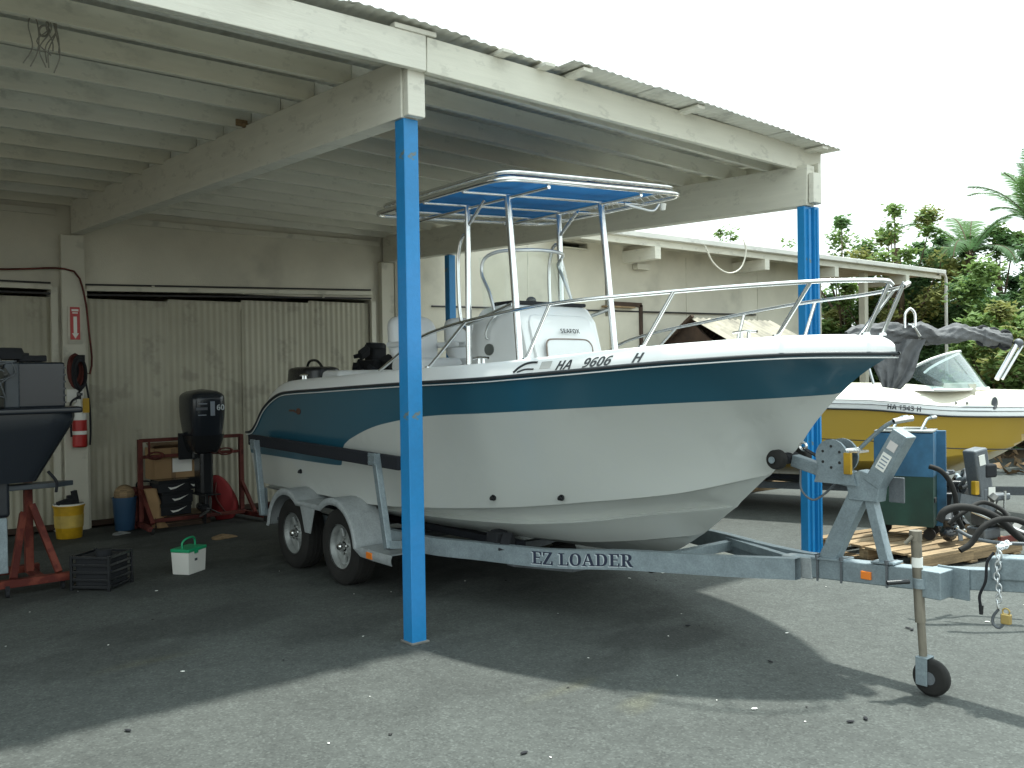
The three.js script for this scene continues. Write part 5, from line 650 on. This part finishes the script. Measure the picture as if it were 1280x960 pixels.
// ---------------------------------------------------------------- trees
const leafM = [[.125, .23, .08], [.18, .275, .08], [.095, .185, .075], [.25, .265, .08], [.17, .13, .035]].map(c => phy(rgb(...c), .85, { transmission: .5, thickness: 0, specularIntensity: .25 }));
const DD = (px, py, d) => EYE.clone().addScaledVector(ray(px, py), d);
function crownGeo(r, n, clumps, size) {
  const pos = [];
  for (let k = 0; k < n; k++) {
    const c = clumps[(r() * clumps.length) | 0], g = () => (r() + r() + r() - 1.5) / 1.5; const x = c[0] + g() * c[3], y = c[1] + g() * c[3] * .8, z = c[2] + g() * c[3], s = size * (.6 + .8 * r());
    const a = r() * 6.283, tl = (r() - .35) * 1.5, d = V(Math.cos(a) * Math.cos(tl), -Math.sin(tl), Math.sin(a) * Math.cos(tl)), q = V(-Math.sin(a), (r() - .5) * .6, Math.cos(a)).normalize(), up = d.clone().cross(q).multiplyScalar(.16 * s), o = V(x, y, z);
    const A = o, T2 = o.clone().addScaledVector(d, s * 1.25).addScaledVector(up, -.5), L = o.clone().addScaledVector(d, s * .45).addScaledVector(q, s * .45).add(up), R = o.clone().addScaledVector(d, s * .45).addScaledVector(q, -s * .45).add(up), Mi = o.clone().addScaledVector(d, s * .5).addScaledVector(up, -.3);
    for (const [p1, p2, p3] of [[A, L, Mi], [L, T2, Mi], [A, Mi, R], [Mi, T2, R]]) pos.push(p1.x, p1.y, p1.z, p2.x, p2.y, p2.z, p3.x, p3.y, p3.z);
  }
  const g = new THREE.BufferGeometry(); g.setAttribute('position', new THREE.Float32BufferAttribute(pos, 3)); g.computeVertexNormals(); return g;
}
function tree(seed, px, topPy, depth, R, y0, leaf, n, mats, name, label, group) {
  const r = rng(seed), top = DD(px, topPy, depth), base = V(top.x, 0, top.z), H = top.y, t = thing(name, label, name.includes('shrub') ? 'shrub' : 'tree', [base.x, 0, base.z], r() * 6, group);
  const cl = []; const nc = 26 + (r() * 8 | 0); for (let k = 0; k < nc; k++) { let x, y, z; do { x = r() * 2 - 1; y = r() * 2 - 1; z = r() * 2 - 1; } while (x * x + y * y + z * z > 1 || x * x + y * y + z * z < .2); const cy = (y0 + H) / 2, ry = (H - y0) / 2; cl.push([x * R, cy + y * ry * .92, z * R, (.22 + .2 * r()) * Math.min(R, 1.6) * .9]); }
  cl.push([0, H - .2, 0, .3]);
  const th = Math.max(.05, H * .016), limbs = [TB([[0, -.05, 0], [.1 * r(), H * .25, .1 * r()], [(r() - .5) * .3, H * .5, (r() - .5) * .3], [(r() - .5) * .2, H * .8, 0]], th, 20, 8)];
  obj('trunk', limbs, M.bark, t); obj('limbs', cl.filter((_, k) => k % 2 === 0).map(c => rod([0, H * (.2 + .3 * r()), 0], [c[0], c[1], c[2]], th * .45, th * .12, 6)), M.bark, t);
  const half = Math.ceil(cl.length * .6);
  obj('crown', crownGeo(r, Math.round(n * .6), cl.slice(0, half), leaf), leafM[mats[0]], t, true); obj('crown', crownGeo(r, Math.round(n * .4), cl.slice(half - 4), leaf), leafM[mats[1]], t, true);
  return t;
}
[[1, 1052, 268, 25, 1.5, 2.0, 0.122, 5250, [1, 0], 'broadleaf_tree', 'loose leafy tree rising over the eave next to the blue corner post'],
[2, 1118, 253, 24, 1.5, 2.4, 0.122, 4550, [3, 1], 'broadleaf_tree', 'sparse tree with yellowing top leaves behind the far end of the eave'],
[3, 1178, 292, 25, 1.9, 1.0, 0.115, 9100, [0, 2], 'broadleaf_tree', 'dense dark green tree just past the downpipe'],
[4, 1245, 280, 24, 1.8, 1.0, 0.108, 10850, [0, 1], 'broadleaf_tree', 'full green tree in front of the tall palm'],
[5, 1290, 300, 18, 1.6, .6, 0.108, 9800, [1, 2], 'broadleaf_tree', 'bushy tree below the tall palm at the yard edge'],
[6, 900, 284, 34, 1.6, 3.0, 0.144, 1575, [0, 1], 'broadleaf_tree', 'tree top just showing over the cream building roof'],
[7, 1150, 300, 27, 1.8, .6, 0.130, 9100, [2, 0], 'broadleaf_tree', 'shaded tree standing between the eave post and the downpipe'],
[8, 1080, 335, 26, 1.9, .3, 0.130, 9100, [1, 0], 'broadleaf_tree', 'light green tree seen under the building eave'],
[9, 1215, 330, 26, 2.0, .3, 0.130, 9100, [2, 0], 'broadleaf_tree', 'dark tree filling the gap behind the downpipe'],
[10, 1040, 385, 25, 1.3, .1, 0.101, 7350, [1, 3], 'leafy_shrub', 'bright leafy shrub beside the blue corner post under the eave'],
[11, 1110, 395, 25, 1.5, .1, 0.101, 7350, [0, 1], 'leafy_shrub', 'green shrub behind the grey folded cover'],
[12, 1190, 400, 24, 1.5, .1, 0.094, 7350, [2, 0], 'leafy_shrub', 'low dark shrub behind the yellow boat windshield'],
[13, 1250, 375, 16.5, 1.2, .3, 0.101, 8050, [1, 3], 'leafy_shrub', 'yellow green feathery shrub behind the boat support strut'],
[14, 1310, 380, 15, 1.2, .3, 0.094, 6300, [3, 1], 'leafy_shrub', 'yellowish shrub at the very edge of the yard'],
[15, 1275, 450, 17.5, 1.6, .1, 0.101, 7350, [2, 0], 'leafy_shrub', 'shadowed undergrowth shrub beyond the bow of the yellow boat'],
[16, 985, 296, 36, 1.8, 2.5, 0.144, 1225, [0, 1], 'broadleaf_tree', 'thin far tree top beyond the building roof near the blue post']
].forEach(a => tree(...a, 'trees and shrubs behind the yard'));
function palm(seed, px, py, depth, H0, fr, L, lab, spread) {
  const r = rng(seed), c = DD(px, py, depth), t = thing('palm_tree', lab, 'palm', [c.x, 0, c.z], 0, 'palms behind the yard');
  const H = c.y; obj('trunk', crease(LA([[.17, 0], [.13, .3], [.11, H * .5], [.10, H], [0, H + .05]], 14), 60), M.bark, t);
  for (let k = 0; k < fr; k++) {
    const a = k * 2.399 + r(), el = spread[0] + (spread[1] - spread[0]) * r(), l = L * (.8 + .35 * r()), d = V(Math.cos(a), 0, Math.sin(a)), pts = []; for (let i = 0; i <= 8; i++) { const s = i / 8, ang = el - 1.5 * s * s * (1.15 - el / 2); const p = pts.length ? pts[i - 1].clone() : V(0, H, 0); if (i) p.addScaledVector(d, Math.cos(ang) * l / 8).add(V(0, Math.sin(ang) * l / 8, 0)); pts.push(p); }
    const cv = new THREE.CatmullRomCurve3(pts), side = V(-d.z, 0, d.x), pos = []; const f = part('frond', t);
    for (let i = 0; i < 44; i++) for (const s of [-1, 1]) { const u = .10 + .9 * i / 44, p = cv.getPointAt(u), tg = cv.getTangentAt(u), ll = .52 * Math.sin(Math.PI * (.12 + .85 * u)) * (.85 + .3 * r()) + .06, q = p.clone().addScaledVector(side, s * ll * .72).addScaledVector(tg, ll * .6).add(V(0, -.12 * ll - .1 * r() * ll, 0)), w = tg.clone().multiplyScalar(.018); const m = p.clone().lerp(q, .5).add(V(0, .03, 0)); pos.push(...p.clone().sub(w).toArray(), ...m.clone().add(w).toArray(), ...m.clone().sub(w).toArray(), ...p.clone().sub(w).toArray(), ...p.clone().add(w).toArray(), ...m.clone().add(w).toArray(), ...m.clone().sub(w).toArray(), ...m.clone().add(w).toArray(), ...q.toArray()); }
    const g = new THREE.BufferGeometry(); g.setAttribute('position', new THREE.Float32BufferAttribute(pos, 3)); g.computeVertexNormals(); obj('leaflets', g, leafM[k % 3 === 0 ? 2 : 0], f, true); obj('midrib', new THREE.TubeGeometry(cv, 16, .014, 5), M.bark, f);
  }
}
palm(3, 1298, 288, 25, 0, 17, 2.4, 'tall dark palm with upright fronds above the trees', [.85, 1.5]);
palm(8, 1212, 318, 24, 0, 11, 1.9, 'smaller palm with one frond reaching up past the tree tops', [.3, 1.1]);
{ // dry leaf litter bank at the yard edge, and the far tree line as one mass
  const r = rng(90), g = []; const c0 = [];
  for (let k = 0; k < 900; k++) { const x = 9 + 14 * r(), z = -6 + 9 * r() * (1 - .3 * r()); if (x < 12 + .4 * z) continue; const s = .05 + .07 * r(); g.push(put(new THREE.TetrahedronGeometry(s).scale(1.4, .25, .8), x, .02 + .03 * r(), z, r(), r() * 6, r())); }
  const l = obj('leaf_litter', g, std(rgb(.20, .13, .07), .95)); l.userData.kind = 'stuff'; tag(l, 'brown leaf litter along the edge of the yard', 'leaf litter');
  const bank = struct(obj('earth_bank', grid(30, 40, (u, v) => { const x = 13 + 30 * v, z = -26 + 40 * u, e = sst(14.5, 19, x - .25 * z) + 0; return [x, -.02 + .55 * e + .12 * (nA(x / 9, z / 9) - .5) * e, z]; }), std(rgb(.17, .115, .07), .95, { map: T.grime })));
  const pos = [], cl = []; for (let k = 0; k < 150; k++) { const t = r(); const p = DD(980 + 420 * t, 460, 32 + 10 * r()); cl.push([p.x, .4 + 3.2 * r() * (.6 + .4 * Math.sin(t * 9)), p.z, .9]); }
  const w = obj('distant_wood', crownGeo(r, 15000, cl, .26), leafM[2], scene, true); w.userData.kind = 'stuff'; tag(w, 'dark mass of far trees closing the view behind the palms', 'wood');
}
renderer.render(scene, camera);
